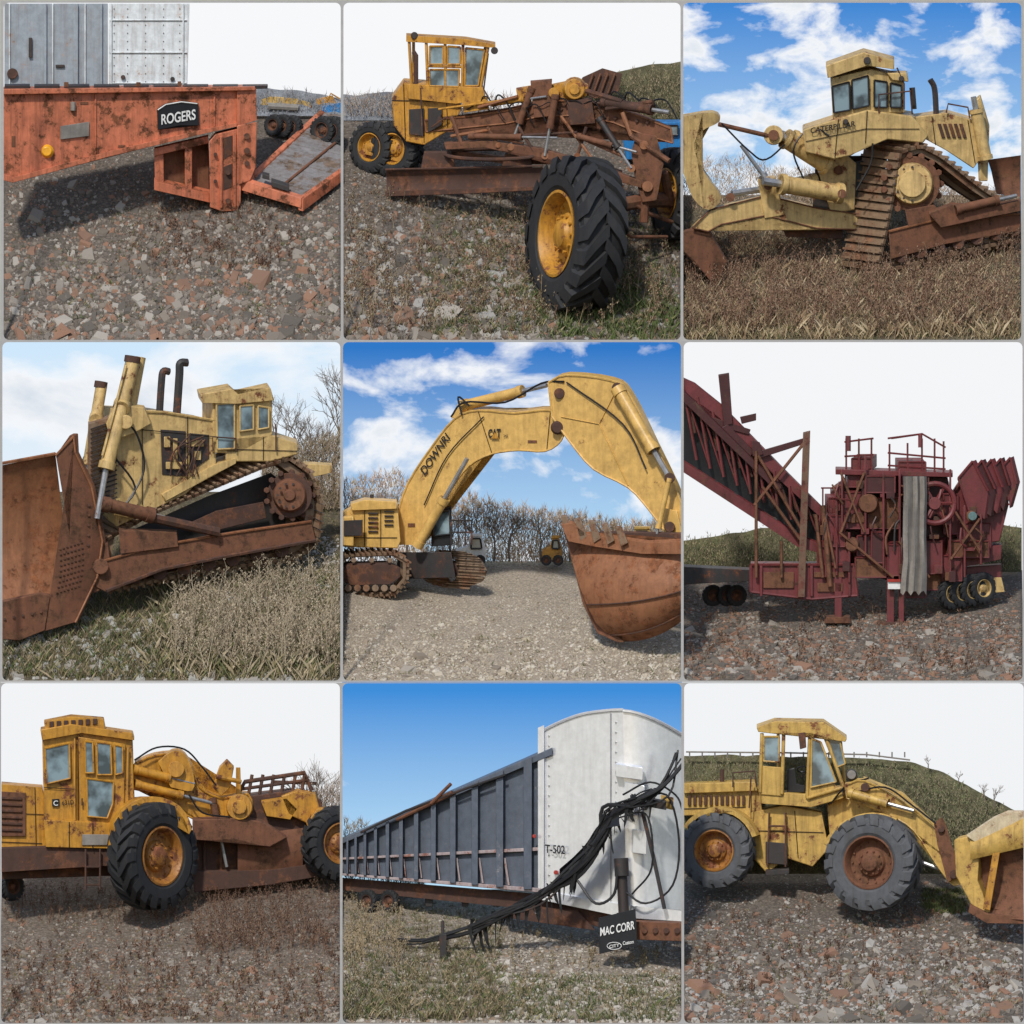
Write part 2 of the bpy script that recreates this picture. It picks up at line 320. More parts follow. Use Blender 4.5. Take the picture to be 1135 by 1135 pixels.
def tree(X,Y,H,d,lab='leafless tree with thin bare grey branches',dep=6,lean=0,group='leafless trees behind the yard'):
    T('tree',lab,'tree',X,Y,d,group=group);tr=B('trunk',BK2,bev=0);cr=B('crown',BK2,bev=0)
    def rec(p,dr,L,r,k):
        q=p+dr*L;m=(p+q)/2+Vector((random.uniform(-1,1),0,random.uniform(-1,1)))*L*.06
        (tr if k>dep-2 else cr).tv([p,m,q],[r,r*.85,r*.7],5 if k>dep-2 else 3)
        if k==0:return
        for _ in range(3 if k>1 else 4):
            nd=(dr+Vector((random.gauss(0,.45),random.gauss(0,.08),random.gauss(.12,.3)))).normalized();rec(p.lerp(q,random.uniform(.55,1)),nd,L*random.uniform(.55,.85),r*.6,k-1)
    rec(Vector((0,0,0)),Vector((lean,0,1)).normalized(),H*.3*S,H*.013*S+.01,dep-1)
def frames():
    x0,x1,y0,y1=[0,379,756][c.ci],[379,756,1135][c.ci],[0,378.2,755.6][c.ri],[378.2,755.6,1135][c.ri]
    bm=bmesh.new();r=6;i0,i1,j0,j1=c.x0,c.x1,c.y0,c.y1-.5;inn=[];out=[]
    for cx,cy,ox,oy,a0 in ((i0+r,j0+r,x0,y0,180),(i1-r,j0+r,x1,y0,270),(i1-r,j1-r,x1,y1,0),(i0+r,j1-r,x0,y1,90)):
        for k in range(7):
            a=math.radians(a0+k*15);X=cx+r*math.cos(a);Y=cy+r*math.sin(a);inn.append((X,Y))
            vert=(a0 in(180,0));first=(ox,Y) if vert else (X,oy);last=(X,oy) if vert else (ox,Y)
            out.append(first if k==0 else last if k==6 else (ox,oy))
    n=len(inn)
    def lay(P,d):return [bm.verts.new(V(X,Y,d)) for X,Y in P]
    a,b,a2,b2=lay(inn,-6),lay(out,-6),lay(inn,-4),lay(out,-4)
    for i in range(n):
        j=(i+1)%n
        for q in ((a[i],a[j],b[j],b[i]),(a2[i],b2[i],b2[j],a2[j]),(a[i],a2[i],a2[j],a[j]),(b[i],b[j],b2[j],b2[i])):bm.faces.new(q)
    bmesh.ops.remove_doubles(bm,verts=bm.verts[:],dist=1e-5);bmesh.ops.recalc_face_normals(bm,faces=bm.faces[:])
    me=bpy.data.meshes.new('display_frame');bm.to_mesh(me);bm.free();me.materials.append(FR);o=link(bpy.data.objects.new('display_frame',me));o['group']='grey frames around the yard bays';o['label']='thin grey steel frame with rounded corners around one bay';o['category']='frame'
DRY=[(.26,.2,.11),(.37,.29,.18),(.15,.11,.065),(.29,.23,.14),(.12,.11,.05)];GRN=[(.08,.115,.03),(.13,.16,.055),(.23,.21,.09),(.3,.25,.15),(.06,.085,.025)]
WEED=[(.13,.065,.04),(.19,.1,.06),(.08,.05,.035),(.23,.15,.1)];WOOD=[(.28,.21,.16),(.34,.27,.21),(.16,.12,.095),(.38,.32,.27)]
G1=gmat('slate_ground',(.12,.098,.078),(.175,.145,.118),(.25,.215,.18));G2=gmat('grass_ground',(.1,.085,.05),(.15,.12,.075),(.19,.155,.1));G3=gmat('tan_gravel',(.37,.31,.23),(.43,.36,.28),(.5,.43,.34),15)
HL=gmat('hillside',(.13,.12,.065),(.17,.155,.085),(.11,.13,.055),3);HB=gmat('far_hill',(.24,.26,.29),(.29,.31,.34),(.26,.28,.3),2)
WS=skymat('white_sky',(.86,.88,.9),(.93,.94,.96),0,30)
# ================= 1 gooseneck trailer
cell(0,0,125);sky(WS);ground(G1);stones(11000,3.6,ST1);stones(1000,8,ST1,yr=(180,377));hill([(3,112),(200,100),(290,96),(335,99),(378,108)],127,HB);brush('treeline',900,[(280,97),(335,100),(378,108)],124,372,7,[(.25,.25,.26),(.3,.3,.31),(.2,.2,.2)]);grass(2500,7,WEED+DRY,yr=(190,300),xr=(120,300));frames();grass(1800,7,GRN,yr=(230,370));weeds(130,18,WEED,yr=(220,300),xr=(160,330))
T('box_trailer','weathered blue grey and white box van body standing behind the gooseneck','trailer',105,140,345)
B('side_wall',BG,label='blue grey ribbed side wall').pr([(0,0),(118,0),(118,140),(0,140)],(0,0,22));B('end_wall',WH,label='white end wall with rust streaks').pr([(119,0),(209,0),(205,140),(119,140)],(0,0,22))
b=B('rib',BG)
for X in (47,109):b.bx(X,0,3,100,-4,(0,0,5))
b.bx(80,0,5,100,-5,(0,0,6))
b=B('trim',WH)
for X in (8,56,92,121,201):b.bx(X,0,1.6,100,-3,(0,0,4))
for Y in (20,56,90):b.bx(120,Y,86,1.2,-2)
b=B('rivet',DK,bev=0)
for X in (125,140,160,180,198):
    for Y in range(8,90,9):b.disc(X,Y,.6,1,-1,6)
B('reflector',RD).disc(12,80,6,4,-5);b=B('hinge',DK);b.bx(60,70,10,3,-3).bx(30,40,4,22,-4);b.disc(135,84,2.5,3,-4).disc(190,86,2.5,3,-4)
T('lowboy_trailer','rusty salmon red gooseneck lowboy trailer resting on gravel','trailer',245,232,217,.45)
B('gooseneck',RT,bev=2).pr([(2,103),(150,101),(262,98),(262,138),(226,146),(120,172),(14,201),(2,196)],(0,-4,40)).pr([(262,97),(283,97),(284,132),(262,139)],(0,-3,40),-4)
b=B('flange',RT);b.pr([(2,98),(282,95),(282,99),(2,104)],(0,-3,56),-8);b.pr([(2,192),(14,196),(120,167),(226,142),(262,135),(262,139),(226,147),(120,173),(13,202),(2,199)],(0,-2,52),-7)
b=B('deck_board',DK);[b.pr([(x,94),(x+28,93.7),(x+28,97),(x,98)],(0,-2,40),4) for x in range(4,270,33)];B('rail_stake',RU).bx(70,90,5,6,-6).bx(150,90,5,5,-6).bx(196,89,4,6,-6)
b=B('stiffener',RT);[b.pr([(x,103),(x+2,103),(x+2,197-(x-14)*.255),(x,197-(x-14)*.255)],(0,0,3),-2) for x in (104,236)]
b=B('scrape_patch',RU,bev=.3);[b.bx(x,y,w,h,-.8,(0,0,1)) for x,y,w,h in ((88,112,9,3),(12,150,4,12),(130,160,8,3))]
b=B('badge',BK,bev=.4).pr([(173,120),(182,114),(200,111),(219,113),(220,138),(198,138),(174,143)],(0,0,3),-5);B('badge_edge',WT,b,bev=.3).tu([(174,121),(183,115),(200,112),(218,114)],.8,4,-6)
txt('ROGERS',178,137,38,-6,11,WT,-6.5,b,bold=.02)
B('lamp',AM).disc(51,167,8,5,-5,n=20,r2=5);B('serial_plate',TP).pr([(66,139),(98,134),(98,150),(66,154)],(0,0,2),-3).tu([(80,122),(80,112)],3,6,-3)
B('support_leg',RT,bev=1.5,label='tall solid gooseneck leg standing on the gravel').pr([(231,156),(238,148),(262,142),(268,150),(266,224),(262,233),(246,234),(232,229)],(0,-3,34),-8);B('leg_plate',RT,bev=1.5).pr([(262,138),(284,134),(283,184),(276,200),(264,204)],(0,0,28),-10)
B('leg_edge',RT).bx(243,150,3,80,-11).bx(258,146,3,84,-11);B('recess',RD,bev=.5).pr([(247,152),(257,149),(257,170),(247,176)],(0,0,1),-8.8).pr([(247,184),(257,180),(257,206),(247,210)],(0,0,1),-8.8)
b=B('cross_member',RU,bev=1.5);b.pr([(170,168),(206,158),(230,158),(231,216),(205,214),(171,206)],(0,-3,16),24);B('cross_post',RT).pr([(170,166),(180,163),(181,208),(171,206)],(0,-2,16),8).pr([(170,200),(232,214),(232,224),(170,210)],(0,-5,18),2).pr([(170,164),(230,150),(230,158),(170,172)],(0,-2,10),4).pr([(204,160),(212,158),(212,212),(204,210)],(0,0,8),6)
b=B('bolt',RD,bev=0);[b.disc(x,y,r,5,-13,12) for x,y,r in ((252,190,3),(273,150,3.5),(273,166,3.5),(273,180,3),(238,170,2),(238,200,2),(252,222,3))]
A=[(272,202,228),(333,221,204),(448,138,348),(356,122,368)]
def L4(u,v):return tuple(A[0][i]*(1-u)*(1-v)+A[1][i]*u*(1-v)+A[2][i]*u*v+A[3][i]*(1-u)*v for i in range(3))
b=B('deck',PL,a=1,bev=.5)
for i in range(34):
    j=random.uniform(-.6,.6);q=[L4(0,i/34),L4(1,i/34),L4(1,(i+.9)/34),L4(0,(i+.9)/34)];b.pr([(x,y+j,z) for x,y,z in q],(0,4,0))
b=B('side_rail',RT,a=1)
for u in (0,1):
    q=[L4(u,0),L4(u,1)];b.pr([(q[0][0]-3,q[0][1]-3,q[0][2]),(q[1][0]-2,q[1][1]-2,q[1][2]),(q[1][0]-2,q[1][1]+5,q[1][2]),(q[0][0]-3,q[0][1]+11,q[0][2])],(5,2,0),-3)
b.pr([(266,198,226),(333,219,202),(333,230,202),(266,210,226)],(4,-3,6),-3)
B('centre_beam',RU,a=1).tu([L4(.52,.02),L4(.52,.98)],1.8,6,-2);b=B('chain_box',DK,a=1);b.pr([(300,200,216),(320,206,210),(320,212,210),(300,206,216)],(0,-4,10),-6).pr([(290,192,226),(298,194,222),(298,199,222),(290,197,226)],(0,-3,6),-6)
for X,Y,d,R in ((303,137,344,12),(313,138,342,13),(323,139,340,13),(358,143,326,16),(368,144,323,17),(377,145,319,17)):wheel(X,Y,d-6,R,-35,.6,RD,lug=18)
T('dump_truck','orange truck parked far off with blue tarp','truck',360,124,372);B('body',YO).pr([(350,108),(368,104),(372,112),(372,122),(350,124)],(0,0,4));B('tarp',BL).pr([(356,116),(378,112),(378,126),(356,126)],(0,0,4),-5);B('mast',YO,bev=0).tu([(362,110),(366,102),(376,108)],1,5)
T('machinery_pile','yellow machinery lying low beyond the gravel','machinery',310,124,370);B('frame',YL).pr([(288,109),(300,105),(330,108),(345,113),(345,122),(288,122)],(0,0,5));B('roller',TP,bev=0).tu([(296,116,-3),(330,118,-3)],4,8)
# ================= 2 motor grader
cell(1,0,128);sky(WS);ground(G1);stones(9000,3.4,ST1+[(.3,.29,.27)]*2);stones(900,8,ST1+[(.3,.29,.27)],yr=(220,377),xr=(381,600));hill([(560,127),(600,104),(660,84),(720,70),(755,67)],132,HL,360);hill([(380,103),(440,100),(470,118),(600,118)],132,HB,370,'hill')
brush('treeline',1500,[(381,100),(440,98),(455,110),(600,100)],128,368,9,WOOD);brush('hill_scrub',4000,[(590,108),(660,84),(754,68)],130,352,4,DRY+[(.1,.1,.04)]);grass(5000,11,WEED+DRY,yr=(190,376));grass(9000,10,GRN,yr=(230,376),xr=(470,754));grass(1800,12,GRN[:2],yr=(300,376),xr=(620,754),w=1.2);weeds(420,36,WEED+DRY,yr=(215,372));frames()
T('motor_grader','rusty yellow motor grader with large lugged front tyre on weedy gravel','grader',500,180,215,-.5)
for X,Y,d,R in ((414,162,300,29),(440,164,284,32)):wheel(X,Y,d-12,R,-38,.62,YO,lug=18)
B('tandem_case',YO).pr([(404,158),(440,152),(462,156),(462,172),(440,178),(404,170)],(0,0,14),22)
B('engine_cover',YO,bev=2).pr([(434,108),(447,90),(500,94),(512,118),(500,142),(470,160),(450,156),(436,138)],(0,-5,40),0);b=B('side_panel',DK);b.pr([(453,120),(470,119),(470,150),(453,148)],(0,0,3),-3).pr([(474,119),(490,118),(490,138),(474,146)],(0,0,3),-3)
seam([[(447,92),(449,154)],[(434,110),(510,112)],[(494,96),(496,140)]],-1)
b=B('cab',YO)
for p in ([(453,42),(456,95)],[(472,44),(474,98)],[(513,46),(512,100)],[(541,50),(530,112)],[(472,44),(513,46)],[(474,72),(512,73)],[(474,98),(530,100)],[(493,46),(494,98)]):b.tu([(x,y,-6) for x,y in p],2,5)
b.tu([(458,42,25),(458,96,25)],2,5).tu([(538,50,20),(530,100,20)],2,5).pr([(450,92),(535,96),(538,108),(505,114),(452,108)],(0,-4,36),-8)
B('roof',YO,par=b).pr([(450,38),(516,42),(549,48),(549,52),(514,49),(450,45)],(0,-3,40),-10);W([(476,50),(491,50),(491,70),(476,70)],YO,-7);W([(496,50),(510,51),(510,70),(496,70)],YO,-7);W([(476,76),(509,76),(508,95),(476,94)],YO,-7);W([(516,52),(537,54),(530,94),(515,94)],YO,-5)
B('lamp',DK).disc(459,38,4,6,-12).disc(548,55,4,6,-12);B('exhaust_pipe',RD,bev=0).tu([(461,92),(461,60),(458,56)],2.4);B('handrail',RD,bev=0).tu([(541,58,-4),(536,98,-6),(544,112,-8)],1,5).tu([(466,96,-8),(468,150,-8)],1,5).tu([(478,140,-8),(496,128,-8)],1,5)
F1=[(470,132),(520,128),(560,122),(600,112),(640,110),(680,118),(715,130),(744,142),(746,158),(712,148),(680,135),(640,127),(600,128),(560,136),(520,140),(472,145)]
B('main_frame',RU,bev=2,label='long arched main beam with flaking orange paint').pr(F1,(0,-3,24));edge(F1,RO,1.1);b=B('bolt',RD,bev=0);[b.disc(610+i*12,118+i*1.5+(i>4)*3,2,3,-3,8) for i in range(10)]
b=B('drawbar',RU,bev=1.5);b.pr([(492,158),(540,155),(600,164),(660,182),(710,200),(712,208),(660,193),(600,173),(540,163),(494,165)],(0,-2,12),-14);b.pr([(500,166),(560,174),(640,174),(690,190),(690,196),(636,182),(560,181),(500,172)],(0,-2,10),8)
B('nose_plate',RU,bev=1.5).pr([(706,146),(728,150),(736,180),(728,222),(712,224),(704,196),(700,168)],(0,0,22),-10)
B('pivot_boss',YO).disc(637,98,14,14,-8,n=20,r2=11).disc(637,98,6,5,-11).disc(614,102,6,10,-8,14);B('lift_arm',YO,bev=1.5).pr([(600,96),(640,88),(652,94),(650,106),(620,110),(602,106)],(0,-2,12),4).pr([(572,98),(596,94),(598,104),(574,110)],(0,-2,10),0)
hyd((590,96,-6),(566,162,-8),4,RU);hyd((616,104,-14),(604,172,-16),4,RU,.55);hyd((668,112,-8),(742,124,-14),5.5,RD,.75);hyd((520,150,-14),(618,152,-14),3.4,RU,.6);hyd((664,130,-14),(700,186,-16),3.6,DK);hyd((545,114,-6),(606,106,-8),3,YO,.6);hyd((640,150,-16),(706,168,-16),3.4,RU,.6)
b=B('saddle',RU,bev=1).pr([(588,90),(612,88),(610,128),(592,130)],(0,-2,8),-6);B('gear_case',RD,bev=1).pr([(628,112),(656,110),(660,136),(632,138)],(0,-3,14),-10);B('valve_bank',YO,bev=1).pr([(512,112),(540,108),(542,120),(514,124)],(0,-3,10),-8)
b=B('hose',BK,bev=0)
for i in range(14):
    x=515+i*16;y=121-i*.6;b.tu(smooth([(x,y,-4),(x+5,y-random.random()*16,-10),(x+16,y-random.random()*8,-10),(x+28,y+random.random()*22,-6)]),random.uniform(.6,1.2),5)
for p,r,m in (([(540,140),(552,160)],2,RU),([(500,150),(544,143)],2,RO),([(640,150),(690,172)],2.4,RU),([(650,140),(640,172)],2,RD),([(700,150),(742,178)],3,RU),([(530,118),(574,106)],2,RO),([(690,205),(655,232)],3,RU),([(500,128),(512,160)],2.4,RU),([(575,140),(592,168)],2,RD),([(622,128),(660,180)],1.8,RO),([(560,150),(640,146)],1.6,RD),([(672,120),(724,112)],2.6,RD),([(690,124),(700,150)],2.6,RO),([(486,120),(560,110)],1.4,YO),([(650,100),(690,112)],3,RD),([(520,146),(580,158)],1.6,RU)):B('linkage',m,bev=0).tu(p,r,7,-12)
b=B('pin',RO,bev=0);[b.disc(x,y,r,5,-16,12) for x,y,r in ((566,162,4),(604,172,4),(640,172,3.5),(700,186,4.5),(714,160,5),(718,206,6),(552,160,3))]
B('circle_ring',RD).tu([(545+52*math.cos(t/3),170+6*math.sin(t/3),-4+20*math.sin(-t/3)) for t in range(20)],2.4,6)
rows=[[(428+i*29,Y+ (2-i*.6),z) for i in range(7)] for Y,z in ((186,-14),(192,-8),(199,-6),(206,-8),(211,-14))]
B('mouldboard',RD,bev=0).sheet(rows);B('cutting_edge',RD,bev=1).pr([(426,211),(520,208),(602,206),(602,210),(520,214),(428,217)],(0,0,3),-18);B('blade_edge',RD,bev=.5).tu([(427,187),(602,183)],1.2,5,-15);B('blade_bracket',RD).pr([(470,168),(500,168),(506,188),(466,188)],(0,-2,8),-4).pr([(560,170),(588,172),(590,186),(556,186)],(0,-2,8),-4)
b=B('front_axle',RU,a=1,bev=1);b.tu([(652,244,66),(682,228,88),(712,222,116),(752,220,150)],[10,8,8,9],8).tu([(676,205,90),(680,240,80)],6).tu([(680,212,92),(720,236,110),(752,248,140)],2.4).tu([(716,200,104),(714,246,108)],5).tu([(736,190,120),(744,226,140)],5).tu([(684,250,84),(700,262,96),(740,262,130)],2)
wheel(639,260,58,88,-66,.58,YO,lean=4,lug=18,skew=.9);wheel(752,214,160,52,-66,.58,YO,lug=18)
T('parked_car','bright blue car parked behind the grader','car',730,182,290);B('body',BL,bev=2).pr([(690,150),(705,140),(722,134),(760,134),(760,176),(694,176)],(0,-3,20));W([(708,144),(722,138),(752,138),(752,148),(708,150)],BK);wheel(712,172,286,9,0,.4,TP,lug=14)
T('hopper','rusted steel hopper lying on the hillside','hopper',665,104,330);B('wing',RD).pr([(638,98),(646,84),(668,74),(690,80),(686,100),(660,108)],(0,0,8));b=B('rib',RU);[b.tu([(650+i*8,104-2,-3),(658+i*8,80,-3)],1.4,5) for i in range(4)]
# ================= 3 dozer with ripper
cell(2,0,215);sky(skymat('cloud_sky_a',(.4,.64,.9),(.05,.24,.66),zz(200),zz(0),.47,11.3,.6));ground(G2);brush('thicket',9000,[(758,176),(820,170),(870,186),(930,182),(1000,200),(1133,205)],235,345,8,[(.38,.26,.17),(.46,.34,.25),(.28,.19,.12),(.4,.31,.2),(.5,.39,.28)],w=.35,up=.8)
grass(34000,10,[(.42,.33,.2),(.5,.4,.26),(.28,.2,.11),(.34,.28,.14),(.18,.13,.075)],tuft=7,w=.35);weeds(800,44,WEED+[(.3,.19,.12)],yr=(262,376));grass(6000,20,[(.5,.4,.26),(.4,.3,.18),(.3,.21,.12)],yr=(250,376),tuft=12,spread=6,w=.3);grass(2500,9,GRN,yr=(330,376));frames()
T('bulldozer','cream tracked bulldozer with rear ripper standing in dry grass','bulldozer',950,298,150,.4)
B('track',TK,bev=0).track([(1000,168),(1022,161),(1044,172),(1090,208),(1140,240),(1140,262),(1060,280),(985,299),(974,298),(982,265),(990,225)],(-40,-5,36),9.5,5.5)
B('track_frame',RU,bev=1.5).pr([(986,256),(1050,240),(1140,236),(1140,254),(1050,270),(988,287)],(0,-2,14),-6).pr([(1004,232),(1036,226),(1050,240),(1008,252)],(0,0,10),-8);edge([(986,256),(1050,240),(1138,236)],RO,1.4,-7,False)
b=B('roller',RD);[b.disc(1000+i*21,284-i*5,7,10,-4,14) for i in range(7)]
b=B('sprocket',RU);b.disc(1012,203,31,8,2,26);[b.disc(1012+32*math.cos(i*.42),203+32*math.sin(i*.42),4,8,2,6) for i in range(15)]
B('final_drive',YC).disc(1012,203,25,14,-6,28,r2=22).disc(1012,203,15,6,-11,20);b=B('bolt',DK,bev=0);[b.disc(1012+18.5*math.cos(i*.524),203+18.5*math.sin(i*.524),1.5,3,-9,6) for i in range(12)]
B('push_beam',RU,bev=1.5).pr([(1030,236),(1056,226),(1090,230),(1140,220),(1140,232),(1090,242),(1044,252)],(0,-3,12),-18);hyd((1060,232,-20),(1128,216,-20),5,RU,.7)
B('fuel_tank',YC,bev=3).pr([(890,143),(930,130),(962,121),(1012,128),(1030,150),(1024,158),(985,154),(960,160),(944,172),(925,176),(893,168)],(0,-6,50));B('lower_hull',DK,bev=2).pr([(905,172),(946,180),(985,170),(975,240),(950,256),(900,250)],(0,0,20),48)  # lower hull coloured dark to stand for the shade under the tank
seam([[(894,156),(960,142),(1020,142)],[(962,122),(960,158)],[(930,131),(926,174)]],-1)
txt('CATERPILLAR',899,147,50,-8,6,BK,-4,bold=.02)
b=B('cab',YC,bev=1.5).pr([(921,86),(966,76),(1002,84),(1004,124),(966,124),(924,134)],(0,-4,34),4)
B('roof',YC,b,bev=2).pr([(916,72),(958,57),(992,66),(992,76),(962,72),(918,86)],(0,-5,42),-4).pr([(984,80),(1006,80),(1008,90),(990,88)],(0,-3,24),-2)
W([(923,95),(942,90),(943,121),(925,124)],BK,1);W([(945,88),(963,83),(964,116),(946,120)],BK,1);W([(970,88),(984,90),(984,118),(970,118)],BK,1);W([(988,91),(1000,94),(1000,118),(988,118)],BK,1)
HD=[(1004,130),(1050,124),(1086,134),(1096,164),(1080,186),(1050,166),(1024,152)];B('engine_hood',YC,bev=2).pr(HD,(0,-4,40),10);b=B('vent_panel',RD);[b.pr([(1040+i*6,136),(1044+i*6,136),(1049+i*6,152),(1045+i*6,152)],(0,0,3),8) for i in range(5)];seam([[(1034,128),(1038,160)],[(1074,132),(1082,180)]],9)
B('exhaust_pipe',DK,bev=0).tu(smooth([(1039,130,14),(1037,98,14),(1032,87,14)]),3.2).tu([(1014,120,14),(1012,96,14)],3.2)
hyd((1094,176,6),(1080,106,6),7,YC,.8);B('lift_trunnion',YC,bev=2).pr([(1080,112),(1088,106),(1098,140),(1096,200),(1086,200),(1084,140)],(0,-3,14),18)
B('blade',RU,bev=0).sheet([[(1096,176,40),(1118,173,36),(1140,170,34)],[(1100,188,48),(1118,186,44),(1140,184,42)],[(1103,202,48),(1120,203,44),(1140,203,42)],[(1106,214,40),(1120,216,36),(1140,218,34)]])
b=B('grab_rail',RD,bev=0);b.tu([(975,124,0),(975,104,-4),(1010,100,-4),(1012,126,0)],1,5).tu([(995,74,0),(1003,92,-3),(1003,120,-3)],1,5).tu([(1050,124,6),(1052,114,6),(1074,118,6),(1076,130,6)],1,5)
B('lamp',DK).disc(962,66,4,5,-8).disc(938,134,3,4,-5).disc(1000,86,3,4,-5)
R1=[(768,252),(788,232),(850,216),(906,230),(962,238),(958,254),(905,252),(850,238),(800,248),(785,256)];b=B('ripper_frame',YC,bev=2,label='ripper beam with scraped rusty paint').pr(R1,(0,-3,20),42);b.pr([(840,198),(860,196),(870,238),(848,242)],(0,-3,18),40);edge(R1,RU,.9,41)
hyd((918,183,26),(862,147,24),10,YC,.85);B('hydraulic_cylinder',RU,bev=0).tu([(862,152,20),(797,137,20)],2.6,8);hyd((934,214,18),(846,200,18),10,YC,.78);hyd((934,168,42),(862,145,40),7,YC,.75);hyd((848,196,30),(822,160,36),5,ST,.1);hyd((905,200,52),(812,214,52),8,YC,.6)
B('cylinder_mount',YC,bev=2).pr([(904,176),(926,160),(950,180),(948,232),(922,236),(912,204)],(0,0,14),42).disc(858,149,11,20,16);B('bolt_boss',RU,bev=0).disc(852,205,5,4,24,12).disc(868,206,5,4,24,12).disc(810,218,5,4,34,12).disc(930,188,5,4,38,12).disc(858,149,6,4,12,12).disc(934,214,5,4,5,12)
b=B('ripper_shank',YC,bev=2,label='curved ripper shank worn to bare rust').pr(smooth([(750,130),(790,124),(798,134),(776,146),(770,166),(784,196),(800,218),(786,232),(768,218),(754,180)],3),(0,-3,16),38);B('ripper_tooth',RU,b,bev=2).pr([(752,258),(785,252),(806,290),(800,304),(796,322),(784,306),(772,290),(756,276)],(0,-3,14),46)
B('far_track',RD).pr([(866,248),(935,250),(935,264),(872,262)],(0,0,20),56)
B('hose',BK,bev=0).tu(smooth([(920,150,-3),(900,140,4),(880,165,8),(892,200,18)]),1.1,5).tu(smooth([(968,158,-3),(966,180,0),(950,210,10)]),1.2,5).tu(smooth([(800,136,8),(830,166,4),(850,176,8),(880,150,20)]),1.1,5)
# ================= 4 dozer with blade
cell(0,1,545);sky(skymat('pale_sky',(.8,.88,.95),(.62,.8,.97),zz(545),zz(380),.44,8,.25));ground(G2)
brush('thicket',8000,[(290,520),(320,495),(350,485),(378,475)],565,340,9,WOOD+DRY,w=.35);brush('hedge',2500,[(4,600),(60,560),(120,560)],640,330,9,DRY)
for X,H in ((372,175),(345,150),(318,140),(296,130),(360,125)):tree(X,560,H,352,lean=random.uniform(-.2,.1),dep=6)
grass(30000,11,GRN+DRY,tuft=7,w=.4);weeds(420,56,[(.33,.27,.18),(.44,.37,.26),(.24,.18,.12),(.34,.28,.2)],xr=(190,377),yr=(632,754),w=1.2);grass(7000,22,[(.34,.28,.18),(.44,.36,.24),(.24,.2,.1),(.14,.15,.06)],xr=(170,377),yr=(640,754),tuft=16,spread=9);stones(3500,4,[(.42,.41,.38),(.32,.3,.27),(.5,.48,.45)],yr=(595,690),xr=(220,377));stones(1000,5,[(.36,.35,.32),(.28,.26,.23)],yr=(680,754));frames()
T('bulldozer','faded yellow bulldozer with rusty blade in overgrown grass','bulldozer',85,700,100,.42)
B('track',TK,bev=0).track([(165,572),(235,542),(300,515),(322,509),(346,526),(357,560),(353,602),(330,618),(220,634),(125,654),(110,640),(116,600)],(-40,-20,36),9.5,5.5);B('inner_hull',DK,bev=0).pr([(150,586),(230,550),(300,524),(345,560),(345,596),(200,625),(120,645)],(0,0,6),34)
B('track_frame',RU,bev=1.5).pr([(106,624),(180,604),(262,590),(345,578),(350,600),(260,616),(180,632),(118,656),(106,650)],(0,-2,16),-12).pr([(132,588),(196,590),(198,606),(134,614)],(0,-3,10),-16);edge([(106,624),(180,604),(262,590),(345,578)],RO,1.4,-13,False);edge([(118,655),(180,631),(260,615),(350,599)],RD,2,-13,False)
B('track_guard',RD,bev=1.5).pr([(200,584),(240,566),(292,556),(296,574),(240,588)],(0,0,8),8)
b=B('roller',RD);[b.disc(150+i*27,640-i*5,8,10,-4,14) for i in range(7)]
b=B('sprocket',RD);b.disc(321,549,25,8,0,26);[b.disc(321+26*math.cos(i*.48),549+26*math.sin(i*.48),3.5,8,0,6) for i in range(13)];B('final_drive',RU,bev=1).disc(321,549,20,12,-8,24,r2=17).disc(321,549,8,5,-11,14,r2=6);b=B('bolt',DK,bev=0);[b.disc(321+13*math.cos(i*.63),549+13*math.sin(i*.63),1.5,3,-11,6) for i in range(10)]
hyd((112,558,-18),(240,588,-18),7.5,RU,.45);B('tilt_brace',RD,bev=0).tu([(170,574,-18),(242,590,-18)],5.5)
B('engine_hood',YC,bev=2).pr([(134,455),(182,457),(238,466),(240,516),(206,548),(130,584),(122,540)],(-24,-6,50));b=B('service_panel',DK,label='open engine bay');b.pr([(178,476),(206,478),(206,528),(180,526)],(0,0,2),-1.5).pr([(210,480),(232,482),(232,508),(210,524)],(0,0,2),-1.5)
seam([[(134,474),(238,484)],[(158,458),(158,560)],[(208,462),(208,540)]],-2);edge([(134,455),(182,457),(238,466)],YC,1.5,-1,False)
b=B('engine_part',YC);[b.bx(x,y,w,h,-5) for x,y,w,h in ((182,484,7,12),(192,486,5,26),(212,488,14,7),(184,512,18,8),(215,500,8,10))];b=B('engine_pipe',RD,bev=0);[b.tu(smooth([(random.uniform(180,230),480+random.random()*10,-6),(random.uniform(185,225),500,-9),(random.uniform(182,222),528,-6)]),1,5) for _ in range(7)]
b=B('hose',BK,bev=0);b.tu(smooth([(132,470,-10),(150,478,-14),(160,520,-14),(140,560,-14)]),1.3,5).tu(smooth([(122,500,-14),(150,540,-14),(132,566,-14)]),1.3,5)
B('grille',TK,bev=1).pr([(98,470),(134,458),(126,560),(96,570)],(0,-3,30),-6);b=B('grille_bar',DK,bev=0);[b.tu([(101,476+i*5),(130,466+i*5)],.9,5,-8) for i in range(18)]
for p in (((148,398,-8),(118,520,-16),8),((113,426,20),(98,516,10),6.5)):
    b=B('lift_cylinder',YC,bev=0).tu([p[0],p[1]],p[2],16);B('collar',RD,b,bev=0).tu([(p[0][0]-.4,p[0][1]-3,p[0][2]),(p[0][0]-1.6,p[0][1]+4,p[0][2])],p[2]*1.12,14);B('collar',YC,b,bev=0).tu([(p[1][0]+2,p[1][1]-8,p[1][2]),(p[1][0],p[1][1],p[1][2])],p[2]*1.2,14).tu([(p[0][0]*.6+p[1][0]*.4,p[0][1]*.6+p[1][1]*.4,p[0][2]),(p[0][0]*.55+p[1][0]*.45,p[0][1]*.55+p[1][1]*.45,p[1][2])],p[2]*1.2,14)
